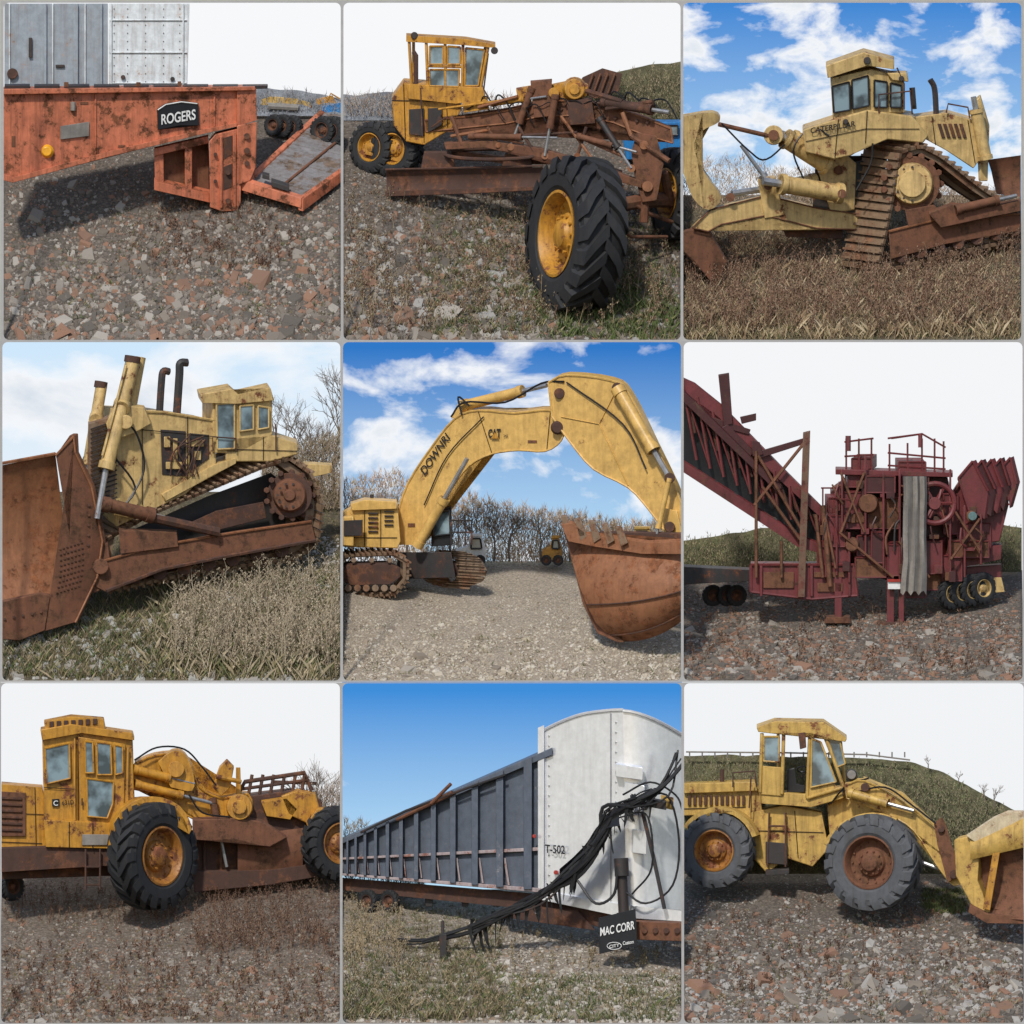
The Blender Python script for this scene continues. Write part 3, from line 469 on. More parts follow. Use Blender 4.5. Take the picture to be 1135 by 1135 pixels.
B('lift_cylinder',YC,bev=0).tu([(156,396,4),(146,450,4)],6,12);B('piston_rod',ST,bev=0).tu([(118,518,-16),(108,575,-20)],3.4).tu([(98,516,10),(92,560,5)],3.4);B('steel_pipe',YC,bev=0).tu([(140,405,-17),(114,505,-20)],1.5,6)
B('trunnion',YC,bev=2).pr([(128,448),(160,452),(168,470),(150,480),(124,490),(118,470)],(0,-3,16),-14).disc(140,468,8,6,-22,16)
B('exhaust_pipe',DK,bev=0).tu(smooth([(177,458,16),(179,426,16),(181,412,16),(188,412,16)]),4).tu(smooth([(196,460,16),(199,416,16),(200,403,16),(208,402,16)]),4.5)
b=B('cab',YC,bev=1.5).pr([(236,440),(268,437),(302,442),(302,482),(266,502),(236,502)],(-12,-3,36),-2)
B('roof',YC,b,bev=2).pr([(222,437),(256,431),(264,438),(300,430),(304,444),(262,448),(224,447)],(-4,-6,42),-8)
W([(240,448),(260,447),(260,497),(241,498)],YC,-5,'door');W([(266,450),(281,449),(281,476),(266,478)],YC,-5);W([(286,450),(298,452),(298,474),(286,476)],YC,-5)
B('fuel_tank',YC,bev=3).pr([(250,486),(300,482),(330,492),(330,504),(300,512),(250,512)],(0,-5,40),-2);seam([[(262,498),(330,500)],[(292,484),(292,510)]],-3);B('fender',YC,bev=1.5).pr([(180,548),(236,516),(262,508),(262,514),(238,524),(184,556)],(-12,-4,30),-4)
B('grab_rail',RD,bev=0).tu([(262,500,-6),(262,486,-8),(236,484,-8),(236,500,-6)],.9,5).tu([(306,500,-6),(306,470,-6)],.9,5)
B('ripper_mount',YC,bev=1).pr([(336,514),(368,516),(368,524),(342,530)],(0,-3,14),12).pr([(346,530),(354,532),(354,560),(348,556)],(0,0,12),40)
rows=[]
for Y0,dy,z in ((517,0,-6),(535,2,4),(560,4,12),(590,6,16),(620,8,14),(645,6,6),(664,0,-2),(676,-4,-10)):rows.append([(-4+ (66+min(12,(Y0-517)*.12))*i/6,Y0-13*i/6*(1 if Y0<600 else .3),z) for i in range(7)])
b=B('blade',RO,bev=0,label='concave blade face worn to orange rust').sheet(rows);B('blade_end_plate',RU,b,bev=2,label='dark rusty angled end plate').pr([(62,505),(78,482),(83,482),(84,502),(102,540),(114,600),(108,640),(84,690),(50,700),(56,655),(78,600),(76,550)],(4,-2,6),-14);b2=B('tread_plate',RD,b,bev=.3)
for i in range(9):
    for j in range(7):b2.bx(66+j*4+i*.8-(i*i*.15),608+i*6-j*1.2,2.4,1.4,-15.5,(0,0,2))
B('cutting_edge',RU,b,bev=1.5).pr([(-4,668),(44,658),(56,660),(50,699),(22,710),(-4,708)],(0,-2,10),-16);b2=B('bolt',RD,b,bev=0);[b2.disc(99-i*.2,560+i*11,1.6,3,-16,6) for i in range(5)];[b2.disc(6+i*10,686-i*2,1.6,3,-18,6) for i in range(5)]
edge([(62,505),(82,484),(84,502),(102,540),(114,600),(108,640),(84,690)],RO,1.3,-15,False);edge([(-4,515),(62,503)],RO,2,-8,False)
B('push_arm',RU,bev=2).pr([(100,598),(120,602),(126,648),(104,658),(96,640)],(0,-3,16),-10).disc(112,628,9,6,-18,16)
T('paper_cup','small crumpled white paper cup lying in the grass','litter',194,690);B('cup',WT,bev=0).tu([(194,690,-12),(195,680,-12)],[3.5,5],10)
# ================= 5 excavator
cell(1,1,622);sky(skymat('cloud_sky_b',(.48,.72,.93),(.03,.19,.58),zz(610),zz(385),.5,31.6,.42));ground(G3,1);stones(12000,2.2,[(.4,.34,.25),(.48,.42,.33),(.3,.24,.18),(.54,.49,.41)]);stones(200,5,[(.34,.3,.25),(.22,.18,.14)])
brush('wood',16000,[(381,530),(440,518),(480,548),(530,548),(560,556),(620,566),(680,576),(755,580)],624,368,9,[(.5,.34,.23),(.58,.42,.3),(.32,.22,.15),(.38,.32,.16),(.24,.17,.12)],w=.38,th=5)
for X,H in ((392,116),(412,110),(432,114),(452,102),(500,96),(528,98),(548,90),(565,86),(600,76),(632,70),(672,60)):tree(X,622,H,364,dep=5)
grass(1500,6,DRY+GRN,yr=(640,754));grass(3000,5,DRY,yr=(622,632));frames()
T('excavator','large cream tracked excavator with its arm and bucket lowered onto gravel','excavator',450,655,275,-.6)
for (p,e,r,o) in (([(372,626),(384,616),(438,614),(452,622),(452,642),(438,659),(384,661),(372,652)],(-6,-4,26),6,-35),([(500,620),(514,612),(532,618),(540,632),(536,644),(520,650),(500,646),(492,632)],(-30,-2,14),6,30)):
    B('track',TK,bev=0).track([(x,y,o) for x,y in p],e,7,4)
    cx=sum(q[0] for q in p)/8;cy=sum(q[1] for q in p)/8;B('track_frame',RD,bev=1).pr([(cx+(x-cx)*.8,cy+(y-cy)*.5) for x,y in p],e,o-2)
b=B('roller',TK);[b.disc(386+i*10,652,4,5,-40,10) for i in range(6)];[b.disc(392+i*20,621,3,5,-40,10) for i in range(3)]
B('undercarriage',DK).pr([(440,612),(500,612),(505,640),(440,642)],(0,0,30),0)
B('house',YC2,bev=2).pr([(374,572),(400,558),(440,556),(444,600),(440,608),(374,606)],(0,-3,40),-30);B('counterweight',YC2,bev=3).pr([(366,574),(392,572),(392,606),(366,604)],(0,-3,30),-46);seam([[(404,560),(404,606)],[(422,558),(422,606)],[(374,596),(440,596)]],-31)
b=B('louvre',DK);[b.bx(408,563+i*5,11,2.2,-33) for i in range(6)];[b.bx(426,566+i*5,10,2,-33) for i in range(4)];b.pr([(381,577),(402,576),(402,594),(381,594)],(0,0,2),-48)
B('engine_cover',YC2,bev=2).pr([(388,559),(404,554),(440,556),(440,564),(390,566)],(0,-3,30),-36);B('exhaust_pipe',DK,bev=0).tu([(412,556,-10),(412,548,-10)],2,8)
B('cab',BK,bev=1).pr([(478,566),(500,562),(502,604),(478,606)],(0,-2,20),0);W([(481,569),(498,566),(499,592),(481,594)],BK,-3)
b=B('guard_rail',DK,bev=0);[b.tu([(x,604,-10),(x,576,-10)],.9,5) for x in (500,508,516,523)];b.tu([(498,577,-10),(524,577,-10)],1,5).tu([(498,590,-10),(524,590,-10)],1,5)
BM=smooth([(438,604),(440,574),(452,536),(478,496),(504,464),(530,455),(570,458),(610,455),(624,470),(622,488),(604,500),(575,499),(545,503),(520,516),(500,542),(482,578),(470,604)],3)
B('boom',YC2,bev=2.5).pr(BM,(4,-5,24));edge(BM[3:-3],YC2,1.2,-.5,False);seam([[(610,456),(606,499)],[(530,456),(545,502)]],-1);B('scratch_patch',RU,bev=.3).bx(452,580,8,4,-1,(0,0,1)).bx(585,488,10,3,-1,(0,0,1))
txt('DOWNRI',471,527,28,-41,7,BK,-2.5,shear=-5.5,bold=.015);txt('CAT',541,485,14,-.5,9,BK,-2.5,bold=.04);B('logo_triangle',YO,bev=0).pr([(544,486),(548.5,479),(553,486)],(0,0,1),-4);txt('245',558,484.5,5,0,3,BK,-2.5)
for o in (-14,30):hyd((462,606,o),(518,508,o),5.5,YC2,.55)
hyd((512,450,8),(606,427,8),6,YC2,.72);B('cylinder_mount',YC2,bev=1).pr([(500,464),(508,446),(520,446),(528,458)],(0,0,14),6)
SK=smooth([(608,424),(628,416),(678,422),(698,438),(726,494),(756,560),(758,604),(744,598),(720,566),(696,540),(658,520),(632,490),(612,462)],3)
B('stick',YC2,bev=2.5).pr(SK,(4,-4,22),-6);edge(SK,YC2,1.2,-6.5);seam([[(684,430),(664,470),(696,538)],[(664,470),(622,462)]],-7,.7,YC2)
hyd((684,430,-16),(742,530,-20),7,YC2,.7);B('link',YC2,bev=1.5).pr([(732,562),(750,566),(758,598),(738,598)],(0,0,16),-14);hyd((742,530,-24),(728,592,-30),3,YC2,.9);B('pin',RD).disc(742,584,6,6,-22,14).disc(618,474,8,5,-10,16,6).disc(620,436,6,5,-10,14).disc(684,430,6,6,-18,14).disc(742,530,6,6,-26,14)
B('hose',BK,bev=0).tu(smooth([(500,462,-4),(515,446,-4),(560,446,-4),(600,425,-4),(625,423,-8)]),1.2,5).tu(smooth([(628,424,-8),(690,470,-10),(716,520,-12)]),1,5).tu(smooth([(470,560,-3),(496,505,-3),(536,462,-3)]),.8,5).tu(smooth([(512,460,-4),(508,440,-4),(520,450,-4)]),1.2,5)
rows=[]
for xl,yl,yr,z in ((630,600,606,-34),(634,622,622,-48),(641,646,636,-58),(650,670,652,-60),(660,690,664,-54),(674,704,674,-40),(692,711,681,-20)):
    rows.append([(xl+(764-xl)*i/10,yl+(yr-yl)*(i/10)**2.2,z-14*math.sin(math.pi*i/10)**.6) for i in range(11)])
b=B('bucket',RO,bev=0,label='round bellied digging bucket in orange rust').sheet(rows);B('bucket_inside',RD,b,bev=1).pr([(632,600),(668,590),(758,592),(758,612),(700,608),(636,606)],(0,-2,6),-30)
B('bucket_side_plate',RU,b,bev=1).pr([(622,580),(636,582),(644,606),(652,650),(668,694),(692,712),(684,712),(662,702),(646,670),(634,622)],(0,-2,4),-44)
B('bucket_lip',RO,b,bev=1.5).pr([(622,582),(634,580),(650,592),(720,602),(758,600),(758,614),(712,614),(660,606),(630,600)],(0,-3,6),-64);b2=B('tooth',TK,b,bev=1)
for i in range(5):
    x=624+i*15;b2.pr([(x-2,573+i*3),(x+4,572+i*3),(x+12,592+i*2.4),(x+4,598+i*2)],(0,-2,7),-62-i*2)
B('wear_strip',RD,b,bev=.5).tu([(x,y,z-1.5) for x,y,z in rows[3]],.9,5).tu([(x,y,z-1.5) for x,y,z in rows[5]],.9,5)
for X,w,yt,l,ct,m in ((522,34,592,'white pickup truck parked at the edge of the wood','truck',WT),(612,22,594,'yellow loader parked far off by the wood','loader',YO),(704,46,584,'small rusty yellow machine parked by the wood','loader',YL)):
    T('parked_'+ct,l,ct,X,628,346);B('body',m,bev=1).pr([(X-w/2,610),(X-w*.1,606),(X,yt+3),(X+w*.35,yt+3),(X+w/2,610),(X+w/2,621),(X-w/2,621)],(0,-2,8));B('roof',m,bev=1).pr([(X-1,yt),(X+w*.38,yt),(X+w*.38,yt+3),(X-1,yt+3)],(0,-1,10),-1);W([(X+1,yt+5),(X+w*.3,yt+5),(X+w*.35,608),(X,608)],BK)
    for q in (-.3,.3):wheel(X+w*q,621,342,6,0,.5,RD,lug=12)
# ================= 6 crusher
cell(2,1,632);sky(WS);hill([(757,600),(850,585),(930,578),(1040,572),(1133,585)],634,HL,362);brush('hill_scrub',6000,[(758,598),(850,584),(1040,570),(1133,583)],632,352,4,DRY+GRN+[(.1,.1,.04)])
ground(G1);stones(13000,3.4,ST1+[(.25,.14,.09)]*2);stones(500,7,ST1,yr=(690,754));grass(2500,7,WEED+DRY);weeds(120,22,WEED,yr=(660,754));frames()
T('rock_crusher','dark maroon mobile rock crushing plant with conveyor on gravel','crusher',900,690,190,.22)
B('conveyor_belt',BK).pr([(752,440),(776,452),(930,590),(925,618),(890,604),(752,520)],(0,-3,14),6)
b=B('conveyor_truss',MR,bev=.8)
for o in (-8,24):b.pr([(752,418),(770,426),(800,450),(866,518),(934,586),(932,594),(862,530),(796,462),(752,430)],(0,-2,5),o).pr([(752,508),(890,596),(930,610),(930,620),(884,606),(752,520)],(0,-2,5),o)
for i in range(11):
    t=i/10;b.tu([(756+170*t,424+164*t,-8),(758+150*t+14,510+94*t,-8)],1.7,5)
    if i<10:b.tu([(756+170*t,424+164*t,-8),(758+150*(t+.1)+14,510+94*(t+.1),-8)],1.1,5)
b=B('idler',RD,bev=0);[b.tu([(762+165*i/13,436+158*i/13,-2),(770+165*i/13,480+126*i/13,-2)],2,6) for i in range(14)];b=B('return_roller',DK,bev=0);[b.disc(770+i*22,522+i*13.6,3.5,8,-6,12) for i in range(6)]
B('walkway',MD,bev=.5).pr([(752,428),(866,540),(862,546),(752,440)],(0,-2,4),-14)
b=B('support_post',MD);b.pr([(796,416),(808,414),(812,470),(802,472)],(0,-1,8),-12).pr([(820,462),(838,458),(838,466),(822,470)],(0,0,14),-12).pr([(834,502),(896,484),(898,490),(836,510)],(0,0,8),-14).pr([(788,462),(832,476),(830,482),(786,470)],(0,0,8),-10);b.pr([(806,470),(836,500),(832,506),(800,474)],(0,0,6),-12).pr([(833,488),(842,490),(846,504),(834,506)],(0,0,6),-16)
B('support_post',TN,label='tall post of dark rusted steel').pr([(890,480),(898,478),(892,662),(884,662)],(0,-1,8),-18)
b=B('brace',RU,bev=0);[b.tu(p,1.8,6,-16) for p in ([(896,485),(836,560)],[(888,600),(845,540)],[(838,500),(838,640)],[(866,600),(866,640)],[(840,505),(890,590)])];b.tu([(912,560),(920,650)],3,6,-16).tu([(904,570),(912,640)],2,6,-16)
B('chassis',MR,bev=1.5).pr([(832,626),(946,626),(950,660),(900,664),(832,656)],(0,-4,40),-10).pr([(946,606),(1050,610),(1110,604),(1110,620),(1050,632),(950,636)],(0,-3,30),8);edge([(832,626),(946,626),(950,660),(900,664),(832,656)],MR,1.6,-11)
b=B('inspection_box',RU);b.bx(846,634,34,18,-12,(0,0,2)).bx(902,634,34,6,-12,(0,0,2)).bx(906,646,28,10,-12,(0,0,2));b=B('chassis_rib',MR);[b.bx(x,627,3,34,-14,(0,0,4)) for x in (842,884,898,940)]
B('crusher_body',MD,bev=2).pr([(920,545),(944,528),(1000,522),(1050,530),(1066,600),(1046,648),(985,644),(930,626)],(0,-4,30),16)
k=0
for x,y,w,h,o in ((934,546,24,40,-8),(960,528,32,18,-14),(962,552,34,34,-6),(1046,548,16,44,4),(1016,600,28,36,-8),(984,604,24,34,-14),(950,594,28,22,-10),(1052,600,44,18,-6),(1000,528,26,18,-4),(940,524,16,16,0),(1066,580,32,32,4),(966,590,14,34,-14),(1024,636,34,18,-2),(912,572,24,34,-12),(906,600,34,26,-10),(918,552,18,18,-6),(1004,640,22,22,-6),(948,618,34,22,-12),(1044,616,22,28,-4),(996,512,30,12,0),(944,508,22,14,2)):
    k+=1;B('box_section',(MR,MR,MD,RU,MR)[k%5],bev=1).pr([(x,y),(x+w,y),(x+w,y+h),(x,y+h)],((-4,6)[k%2],-5,22),o);edge([(x,y),(x+w,y),(x+w,y+h),(x,y+h)],MR,.9,o-.5)
b=B('rib',MR);[b.bx(x,y,2.4,h,-16,(0,0,5)) for x,y,h in ((932,520,70),(958,505,110),(996,520,130),(1052,520,120),(940,590,56),(978,524,110),(914,560,80),(926,548,90),(1068,560,80),(1086,570,56))]
b=B('brace',RU,bev=0);[b.tu(p,1.5,6,-18) for p in ([(932,524),(958,590)],[(958,524),(932,590)],[(914,570),(926,630)],[(1054,560),(1086,610)],[(1086,575),(1054,620)],[(996,600),(1030,640)],[(930,590),(990,640)])]
B('flywheel',MR).tu([(1036+22*math.cos(t*.2618),558+22*math.sin(t*.2618),-18) for t in range(25)],3,8).disc(1036,558,7,12,-22,14);b=B('flywheel_spoke',MR,bev=0);[b.tu([(1036,558,-17),(1036+21*math.cos(t*1.047),558+21*math.sin(t*1.047),-17)],2,5) for t in range(6)];B('belt_guard',RU,bev=1).pr([(1012,534),(1024,528),(1016,566),(1012,600),(1004,598)],(0,0,5),-12)
B('motor',RU,bev=1).disc(962,558,12,12,-18,20,r2=10).disc(1076,572,6,10,-14,14);B('motor_cap',GN,bev=1).disc(1078,572,5,8,-20,14);B('gearbox',RU,bev=1).disc(944,604,9,10,-18,18,r2=7)
for i in range(40):
    x=random.uniform(908,1084);y=random.uniform(534,636);w=random.uniform(3,11);h=random.uniform(3,12);o=random.uniform(-18,-6);B('bracket',random.choice((MR,MR,MD,RU,RD)),bev=.6).bx(x,y,w,h,o,(1,-2,12))
for i in range(22):
    x=random.uniform(910,1084);y=random.uniform(524,620);B('pipe',random.choice((RU,DK,MR,MD)),bev=0).tu(smooth([(x,y,-17),(x+random.uniform(-10,10),y+random.uniform(4,20),-19),(x+random.uniform(-16,16),y+random.uniform(20,36),-17)],3),random.uniform(.7,1.6),5)
b=B('guard_rail',MR,bev=0)
for x in (938,952,966,986,1006,1022,1036,1046):b.tu([(x,528,0),(x,486+(x%7),0)],1.2,5)
b.tu([(936,490),(968,486)],1.2,5).tu([(936,506),(968,504)],1.2,5).tu([(984,486),(1022,481),(1048,496)],1.2,5).tu([(984,502),(1048,508)],1.2,5).tu([(988,486,14),(1022,481,14)],1.2,5).tu([(984,516),(1048,520)],1.2,5);b.tu([(940,483),(940,500)],3,6).tu([(1020,481),(1020,496)],2.4,6)
for x in (912,930):b.tu([(x,566,-14),(x,540,-14)],1,5)
b.tu([(910,541,-14),(932,541,-14)],1,5)
B('platform',MR).pr([(926,520),(1056,524),(1056,529),(926,526)],(0,-3,44),-6)
b=B('tarp',TP,bev=0,label='grey canvas tarp hanging in folds');tr=[]
for j,Y in enumerate((528,548,570,595,620,642,657)):tr.append([(1001+i*2.6+.5*math.sin(j*1.7)-(j>4)*(3-i*.3)*.9,Y+(3*math.sin(i*2) if j==6 else 0),-26+3.5*math.sin(i*1.9+j*.3)) for i in range(11)])
b.sheet(tr)
b=B('hopper',MR,bev=1.5).pr([(1054,550),(1074,520),(1094,526),(1118,560),(1108,600),(1062,606)],(0,-4,40),6);edge([(1054,550),(1074,520),(1094,526),(1118,560)],MR,1.4,3,False)
for i in range(5):B('hopper_wing',(MR,MD)[i%2],bev=1.2).pr([(1074+i*11,566-i*3),(1062+i*12,530-i*3),(1078+i*10.5,511-i),(1095+i*8,544-i*2),(1091+i*7,576-i*3)],(4,-2,6),-12+i*3);edge([(1074+i*11,566-i*3),(1062+i*12,530-i*3),(1078+i*10.5,511-i),(1095+i*8,544-i*2)],MR,1.3,-13+i*3,False)
b=B('outrigger',MR,bev=1);[b.pr([(x,640),(x+w,640),(x+w,y),(x,y)],(0,-2,12),-12) for x,w,y in ((983,8,692),(925,8,686),(996,6,690))];B('foot_plate',RD).pr([(972,690),(1008,690),(1010,697),(970,697)],(0,-3,20),-16).pr([(916,684),(942,684),(944,691),(914,691)],(0,-3,20),-14)
B('warning_sign',WT,bev=.3).pr([(984,642),(998,642),(998,653),(984,653)],(0,0,2),-20);B('warning_band',RR,bev=.3).pr([(984,642),(998,642),(998,645),(984,645)],(0,0,1),-22)
B('axle_beam',MR).pr([(1030,632),(1110,626),(1110,642),(1034,650)],(0,-2,30),20)
for i in range(4):wheel(1054+i*11.5,658-i*2,225+i*6,18,38,.5,YC,lug=16)
for x in (790,806,816):wheel(x,660,232,12,20,.5,RD,lug=16)
B('rear_chassis',DK).pr([(752,628),(836,632),(836,644),(752,648)],(0,-3,30),30);B('timber',YC).pr([(1092,640),(1110,640),(1114,656),(1094,658)],(0,0,10),14)
# ================= 7 scraper
cell(0,2,968);sky(WS);ground(gmat('reddish_ground',(.15,.115,.085),(.215,.17,.135),(.28,.235,.19)));stones(12000,2.6,ST1+[(.3,.26,.21)]*2);stones(600,5,ST1,yr=(1020,1131));brush('thicket',3500,[(330,950),(345,885),(360,870),(378,860)],975,362,9,WOOD,w=.35)
for X,H in ((372,170),(356,150),(366,130)):tree(X,970,H,366,lean=-.1)
grass(16000,6,[(.24,.15,.09),(.33,.24,.16),(.17,.11,.065),(.18,.16,.06)],tuft=6,w=.35);weeds(460,38,WEED,yr=(985,1060),xr=(215,377));weeds(220,24,WEED,yr=(985,1025),xr=(4,215));weeds(260,16,WEED,yr=(1030,1131));frames()
T('motor_scraper','weathered orange yellow motor scraper on gravel with dry weeds','scraper',170,1008,270,.3)
B('tractor_body',YO,bev=2).pr([(-4,868),(48,872),(52,905),(90,912),(134,908),(128,958),(60,962),(-4,966)],(0,-3,60),0);seam([[(-4,900),(50,902)],[(40,872),(42,962)],[(-4,932),(48,934)]],-1)
B('radiator_panel',RU).pr([(-4,876),(30,878),(30,926),(-4,926)],(0,0,3),-3);b=B('louvre',RD);[b.pr([(2,882+i*7),(26,883+i*7),(26,886+i*7),(2,885+i*7)],(0,0,2),-5) for i in range(6)]
B('step_panel',YO,bev=1).pr([(50,908),(130,912),(128,940),(52,938)],(0,-3,10),-12);seam([[(78,910),(78,939)],[(104,911),(104,940)]],-13);B('bumper',RD).pr([(-4,940),(60,938),(128,938),(130,958),(60,962),(-4,966)],(0,-3,12),-8);B('ladder',RD,bev=0).tu([(96,940,-14),(96,985,-14)],1.2,5).tu([(112,940,-14),(112,985,-14)],1.2,5).tu([(96,960,-14),(112,960,-14)],1.2,5).tu([(96,980,-14),(112,980,-14)],1.2,5)
b=B('cab',YO,bev=2).pr([(48,818),(92,808),(148,820),(150,886),(132,926),(92,930),(50,912)],(0,-3,50),-6)
B('side_door',YO,b,bev=1).pr([(88,816),(140,824),(138,900),(122,926),(90,928)],(0,0,4),-10)
B('roof',YO,b,bev=2).pr([(46,808),(80,802),(148,812),(150,820),(92,812),(48,820)],(0,-3,56),-12);B('air_conditioner',YO,b,bev=1.5).pr([(50,800),(80,794),(116,797),(118,808),(80,806),(52,812)],(0,-3,30),-8)
b2=B('louvre',RD,b);[b2.pr([(56+i*8,799-i*.5),(61+i*8,799-i*.5),(61+i*8,805-i*.5),(56+i*8,806-i*.5)],(0,0,2),-10) for i in range(7)]
W([(51,829),(78,823),(79,862),(53,868)],YO,-10);W([(95,821),(104,822),(105,856),(96,856)],YO,-13);W([(108,822),(124,824),(125,858),(109,858)],YO,-13);W([(128,825),(137,827),(137,856),(129,858)],YO,-13);W([(97,862),(127,866),(126,890),(120,906),(98,904)],YO,-13)
b=B('number_plate',BK,bev=.3).pr([(59,885),(67,884.5),(67,892.5),(59,893)],(0,0,1.2),-8.5);txt('C',60.5,892,5,0,5.5,WT,-9.5,b);txt('631D',70,891.5,13,-.6,5,BK,-8.5);B('data_plate',TP).pr([(92,924),(122,924),(120,936),(92,936)],(0,0,1.5),-14)
B('door_handle',DK,bev=0).tu([(92,884,-14),(92,892,-14)],.9,5);B('grab_rail',YO,bev=0).tu([(84,818,-12),(84,905,-12)],1.1,5).tu([(143,828,-12),(142,880,-12)],1.1,5);seam([[(50,872),(84,874)],[(88,816),(88,928)]],-8)
b=B('fender',YO,bev=1);P=[(128+(172-128)*(1-math.cos(t))*.97,920-38*math.sin(t)) for t in [i*.26 for i in range(13)]];b.pr(P+[(p[0]*.93+172*.07,p[1]+5) for p in P[::-1]],(-14,0,40),-32)
wheel(170,948,240,60,48,.52,YR,lug=20,skew=.8)
GN1=smooth([(150,846),(172,837),(200,836),(214,850),(222,872),(246,884),(276,880),(276,904),(240,914),(206,902),(190,884),(150,874)],3);B('gooseneck',YO,bev=3).pr(GN1,(0,-4,40),12);edge(GN1,YO,1.1,11)
B('gooseneck_hump',YO,bev=3).pr(smooth([(176,844),(192,832),(206,836),(215,856),(214,876),(190,872)],3),(0,-3,20),0).disc(196,852,9,6,-5,18);hyd((148,852,2),(216,868,2),5,YO,.6);hyd((150,868,2),(238,890,2),4.5,YO,.6)
B('hose',BK,bev=0).tu(smooth([(150,842,0),(175,828,0),(205,830,0),(225,850,0),(240,870,0)]),1.1,5).tu(smooth([(210,880,-4),(225,900,-6),(255,905,-8)]),1.1,5)
B('pivot_cylinder',YO,bev=1).disc(266,894,15,24,-10,24,r2=14).disc(266,894,8,6,-15,16);B('draft_arm',RU,bev=2).pr([(214,908),(262,906),(290,910),(318,928),(300,938),(262,928),(214,930)],(0,-3,20),-8)
B('lift_lever',YO,bev=1.5).pr([(236,872),(244,850),(252,842),(260,850),(256,872),(246,882)],(0,-2,10),6).tu([(240,860,0),(268,866,0)],2.6,8);B('standard',YO).pr([(262,850),(267,850),(268,880),(262,880)],(0,0,8),12)
B('bowl',RD,bev=2,label='dark rusty scraper bowl').pr([(214,906),(262,884),(322,876),(356,886),(362,920),(356,970),(300,978),(262,988),(220,985),(214,960)],(0,-4,50),24);B('bowl_apron',RU,bev=0).sheet([[(264+i*12,926-i*1.5+j*12,16-8*math.sin(j*.8)) for i in range(7)] for j in range(5)]);B('cutting_edge',RD).pr([(214,966),(300,964),(360,956),(360,970),(300,980),(216,988)],(0,-2,12),8);b=B('bowl_rib',RD);[b.bx(x,892,3,80,20,(0,0,4)) for x in (226,244,346)]
hyd((236,884,4),(252,960,6),4,RU,.6);B('bowl_panel',YO,bev=1).pr([(290,888),(318,884),(330,896),(322,908),(296,904)],(0,-2,8),14)
b=B('bowl_rail',RD,bev=.6);b.tu([(262,884),(272,866),(338,856),(346,876)],2.6,6,30).tu([(268,874),(342,864)],2,6,30);[b.tu([(x,880),(x+4,858)],2,6,30) for x in (276,288,300,312,324,334)];b.tu([(300,880,50),(302,866,50),(352,868,50)],2,6)
B('push_frame',YO,bev=2).pr([(312,882),(330,876),(350,880),(356,900),(340,912),(320,902)],(0,-3,24),14);B('rear_fender',YO,bev=1.5).pr([(340,912),(352,896),(380,894),(380,904),(358,906),(348,930)],(0,-2,24),-4)
wheel(374,934,330,42,30,.5,YR,lug=20)
B('lower_frame',RD).pr([(-4,956),(130,954),(210,960),(210,974),(120,970),(-4,974)],(0,0,30),18);wheel(14,982,300,16,40,.5,RD)
# ================= 8 dump trailer
cell(1,2,985);sky(skymat('blue_sky',(.5,.75,.94),(.05,.27,.7),zz(960),zz(765),.66,2.2,.25));ground(gmat('pale_gravel',(.25,.21,.16),(.33,.28,.23),(.42,.37,.31)));stones(12000,3,[(.36,.32,.26),(.44,.4,.34),(.25,.21,.17),(.5,.46,.41),(.27,.19,.13)])
brush('thicket',4000,[(381,905),(400,908),(450,930),(470,960)],1000,368,8,WOOD+DRY,w=.35);grass(12000,12,DRY+GRN,xr=(381,560),yr=(1000,1130));grass(4000,9,GRN,xr=(560,754),yr=(1080,1130));weeds(160,36,[(.3,.23,.13),(.4,.31,.2)],xr=(381,450),yr=(1000,1070));weeds(160,20,DRY,yr=(1030,1130));frames()
T('dump_trailer','silver nosed slate grey dump trailer with ribbed side on gravel','trailer',680,1055,185,-.5)
def tp(x):return 931-(x-383)*.4507 if x<600 else 833
def bt(x):return 970+(x-383)*.085
B('side_wall',BS,bev=1).pr([(378,tp(378)),(600,tp(600)),(600,bt(600)),(378,bt(378))],(0,-2,30))
b=B('top_rail',BS);b.pr([(378,tp(378)-3),(612,tp(600)-5),(612,tp(600)+3),(378,tp(378)+2)],(0,-2,36),-8)
b=B('lower_rail',PK);b.pr([(378,950),(600,938),(600,942),(378,952.5)],(0,0,5),-6).pr([(378,bt(378)-2.5),(600,bt(600)-5),(600,bt(600)),(378,bt(378))],(0,0,8),-8)
b=B('side_rib',BS);b2=B('panel_brace',PK,bev=.5);x=384;w=9
while x<594:
    b.pr([(x,tp(x)),(x+w*.26,tp(x+w*.26)),(x+w*.26,bt(x)-2),(x,bt(x)-2)],(0,0,10),-11)
    if x<575:b2.pr([(x+w*.35,950),(x+w*.5,bt(x)-4),(x+w*.42,bt(x)-4),(x+w*.27,950)],(0,0,4),-5)
    x+=w;w*=1.13
b=B('tarp_roll',RU,bev=0).tu([(440,908,-12),(502,878,-12)],[2,3],8);b.tu([(478,890,-16),(500,868,-14)],2);B('tarp_arm',DK,bev=0).tu([(400,922,-14),(450,898,-14),(520,872,-14),(560,858,-14)],1.4,6)
B('nose_side',SV,bev=0).pr([(598,811),(620,800),(645,791),(672,787.5),(690,787),(694,1003),(640,996),(598,988)],(0,0,30),-3)
cv=[(690+i*8.5,787+ (i*8.5)**1.6*.033,-3+55*(i/8)**1.5) for i in range(9)];bb=[(694+i*8,1003+i*.6,-3+55*(i/8)**1.5) for i in range(9)]
B('nose_front',SV,bev=0).sheet([cv,[tuple(a[k]*.5+b_[k]*.5 for k in range(3)) for a,b_ in zip(cv,bb)],bb])
